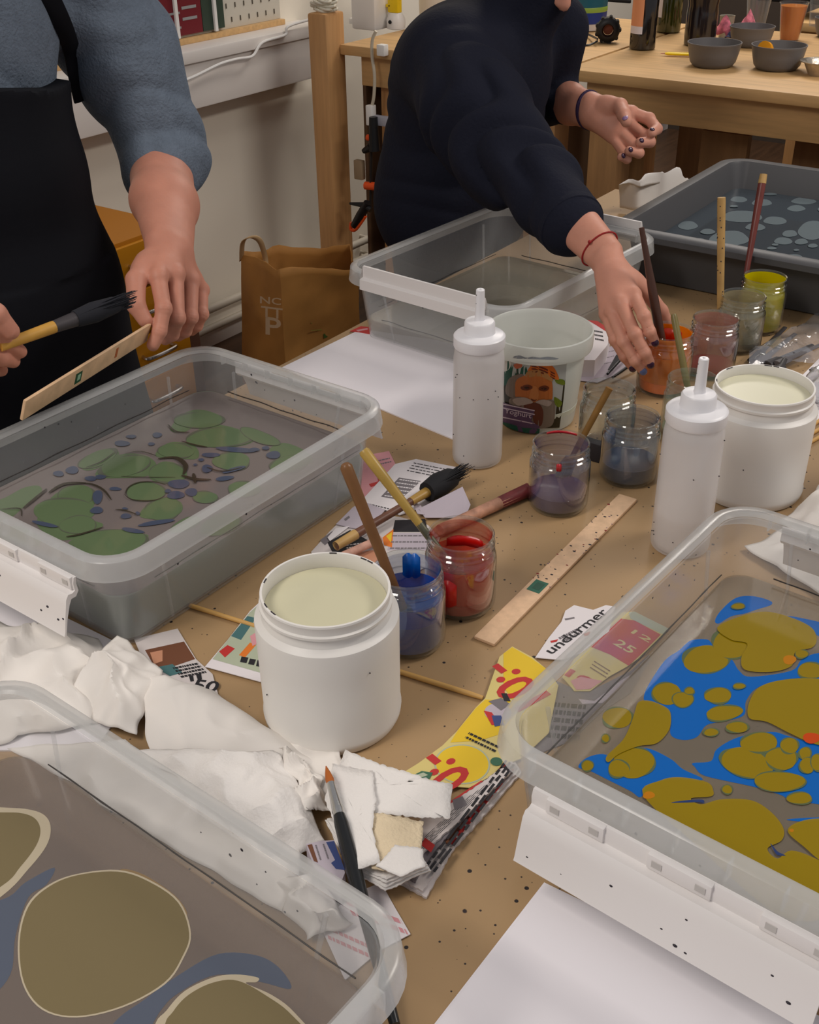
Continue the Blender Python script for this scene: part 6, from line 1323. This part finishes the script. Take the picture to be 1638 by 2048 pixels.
b = MB(); blob_mesh(b, hand(W, EL.lerp(CU_, .4), F3, TH3, bk, rw=.0225, rf=.032, scale=.93), .0015, 0, mod=skin_mod(knuckle_cuts(F3, bk)))
W4 = dpt(1184, 222, 2.27); EL4 = dpt(1090, 190, 2.42); SH4 = dpt(1105, 60, 2.30)
F4 = [[dpt(1262, 226, 2.235), dpt(1298, 238, 2.225), dpt(1314, 258, 2.205), dpt(1303, 266, 2.184)],
      [dpt(1250, 244, 2.235), dpt(1290, 272, 2.225), dpt(1300, 284, 2.200), dpt(1280, 285, 2.186)],
      [dpt(1238, 260, 2.240), dpt(1274, 296, 2.225), dpt(1278, 306, 2.200), dpt(1258, 302, 2.188)],
      [dpt(1226, 274, 2.245), dpt(1252, 312, 2.230), dpt(1254, 318, 2.208), dpt(1242, 314, 2.196)]]
TH4 = [dpt(1212, 212, 2.24), dpt(1240, 212, 2.215), dpt(1248, 230, 2.19), dpt(1253, 243, 2.172)]
bk4 = -(CAM - F4[1][0]).normalized() * .8 + V((.3, .2, .3)); bk4.normalize()
blob_mesh(b, hand(W4, EL4, F4, TH4, bk4, rw=.024, rf=.034, scale=1.2, palm_r=.0175), .0018)
CH = V((-1.245, 2.0, 1.10)); HPc = V((-1.305, 2.01, .87)); WS = CH.lerp(HPc, .55)
NK = dpt(1052, -10, 2.12); HC2 = dpt(1100, -100, 2.06); tp = []
HP, HM = head(tp, HC2, V((.62, -.35, -.70)), .97)
tp += [cone(CH + V((.05, 0, .06)), HC2 + V((-.03, 0, -.03)), .055, .050, .03), ell(CH, (.10, .13, .10), .06), ell(WS, (.10, .12, .13), .06), ell(HPc, (.12, .15, .13), .05), cone(SH, EL, .045, .040, .03), cone(SH4, EL4, .045, .036, .03)] + legs(-1.33, 2.04, .88, 0)
blob_mesh(b, tp, .007); b.build('body', skinB, t)
for sx in (-1, 1):
    e = MB(); e.ball(HP(sx * .030, .076, .003), .0112, 0, 16); e.ball(HP(sx * .030, .0842, .001), (.0048,) * 3, 1, 12); e.build('eye', [MATS['eye_white'], MATS['iris_brown']], t)
Mn = [[HM[i][j] for j in range(3)] for i in range(3)]
c = MB(); blob_mesh(c, [ell(HP(0, -.03, .045), (.088, .104, .096), .02, Mn), ell(HP(0, -.085, .0), (.05, .045, .05), .03, Mn), ell(HP(0, .13, -.03), (.095, .075, .095), -.02, Mn)], .006); c.build('hair', mat('hair_dark', (34, 26, 24), .6, bump=.4, bscale=120), t)
# sweater: shoulders, back, baggy sleeve pushed up the forearm
ar = (CU_ - EL).normalized()
sw2 = [ell(CH + V((-.01, 0, .01)), (.150, .175, .125), .07), ell(WS, (.150, .168, .165), .08), ell(HPc + V((.0, 0, -.03)), (.160, .190, .17), .06), cone(CH + V((.04, 0, .05)), NK + V((.02, 0, .01)), .085, .072, .04),
       cone(SH, SH.lerp(EL, .5) + V((0, -.015, -.01)), .085, .088, .06), cone(SH.lerp(EL, .5) + V((0, -.015, -.01)), EL + V((-.005, -.01, -.008)), .088, .084, .04), cone(EL + V((-.005, -.01, -.008)), EL.lerp(CU_, .55), .084, .062, .03), cone(EL.lerp(CU_, .55), CU_, .064, .0535, .012), 
       cone(SH4, EL4, .074, .060, .04), cone(EL4, EL4.lerp(W4, .42), .058, .044, .02)]
rim_ = [dpt(1165, 428, 1.80)]
def swm2(F, X, Y, Z):
    F = fold_field(F, X, Y, Z, SH, CU_, .017, 15, .30, .92, .4, .13)
    F = fold_field(F, X, Y, Z, SH, EL, .006, 9, .0, .8, 2.0, .12)
    F = fold_field(F, X, Y, Z, CH, HPc, .004, 12, .1, 1.0, 1.0, .3); return F
c = MB(); blob_mesh(c, sw2, .0045, 0, mod=swm2); c.build('sweater', navy, t)
cf = MB(); cf.tube([CU_ - ar * .012, CU_ - ar * .004, CU_ + ar * .010, CU_ + ar * .012], [.051, .0545, .0540, .0515], 40); cf.build('cuff', navy, t)
c = MB(); blob_mesh(c, legs(-1.33, 2.04, .90, 0, 1.12) + [ell((-1.31, 2.04, .88), (.115, .155, .12), .04)], .008); c.build('trousers', trous, t); shoes(t, -1.33, 2.04)
nb = mat('nail_polish', (52, 18, 52), .15, coat=.6); nv = mat('nail_polish_blue', (84, 96, 140), .15, coat=.6); nt_ = mat('nail_natural', (214, 160, 150), .3)
for i, f in enumerate(F3):
    nail(t, f[3], f[2], (CAM - f[3]).normalized() + V((-.1, -.1, .1)), nv if i == 2 else nb, .0056, .0066)
for f in F4: nail(t, f[3], f[2], (CAM - f[3]).normalized() * 1 + V((-.2, 0, .3)), nb, .0052, .0056, .0080)
nail(t, TH4[3], TH4[2], (CAM - TH4[3]).normalized(), mat('nail_lilac', (150, 120, 160), .15, coat=.6), .0062, .0066, .0095)
# bracelets
def bracelet(name, c0, ax_, ra, rb, r, m, par, flatdir, n=40, w=None):
    ax_ = V(ax_).normalized(); u = (V(flatdir) - ax_ * V(flatdir).dot(ax_)).normalized(); v = ax_.cross(u); P = [c0 + u * ra * math.cos(2 * math.pi * i / n) + v * rb * math.sin(2 * math.pi * i / n) for i in range(n + 1)]
    b_ = MB(); b_.tube(P, r, 8, flat=1.0 if not w else w); return b_.build(name, m, par)
axw = (EL - W).normalized()
bracelet('red_string_bracelet', W + axw * .022, axw, .0225, .0320, .0014, mat('red_string', (150, 24, 26), .6), t, bk)
o = MB(); o.ball(W + axw * .022 + V(bk).normalized() * .0225 + V((-.004, -.004, 0)), .0030, 0, 10); o.build('bracelet_knot', MATS['red_string'], t)
ax4 = (EL4 - W4).normalized()
bracelet('purple_bracelet', W4 + ax4 * .010, ax4, .0262, .0350, .0055, mat('purple_band', (44, 24, 62), .7, bump=.5, bscale=200), t, bk4)
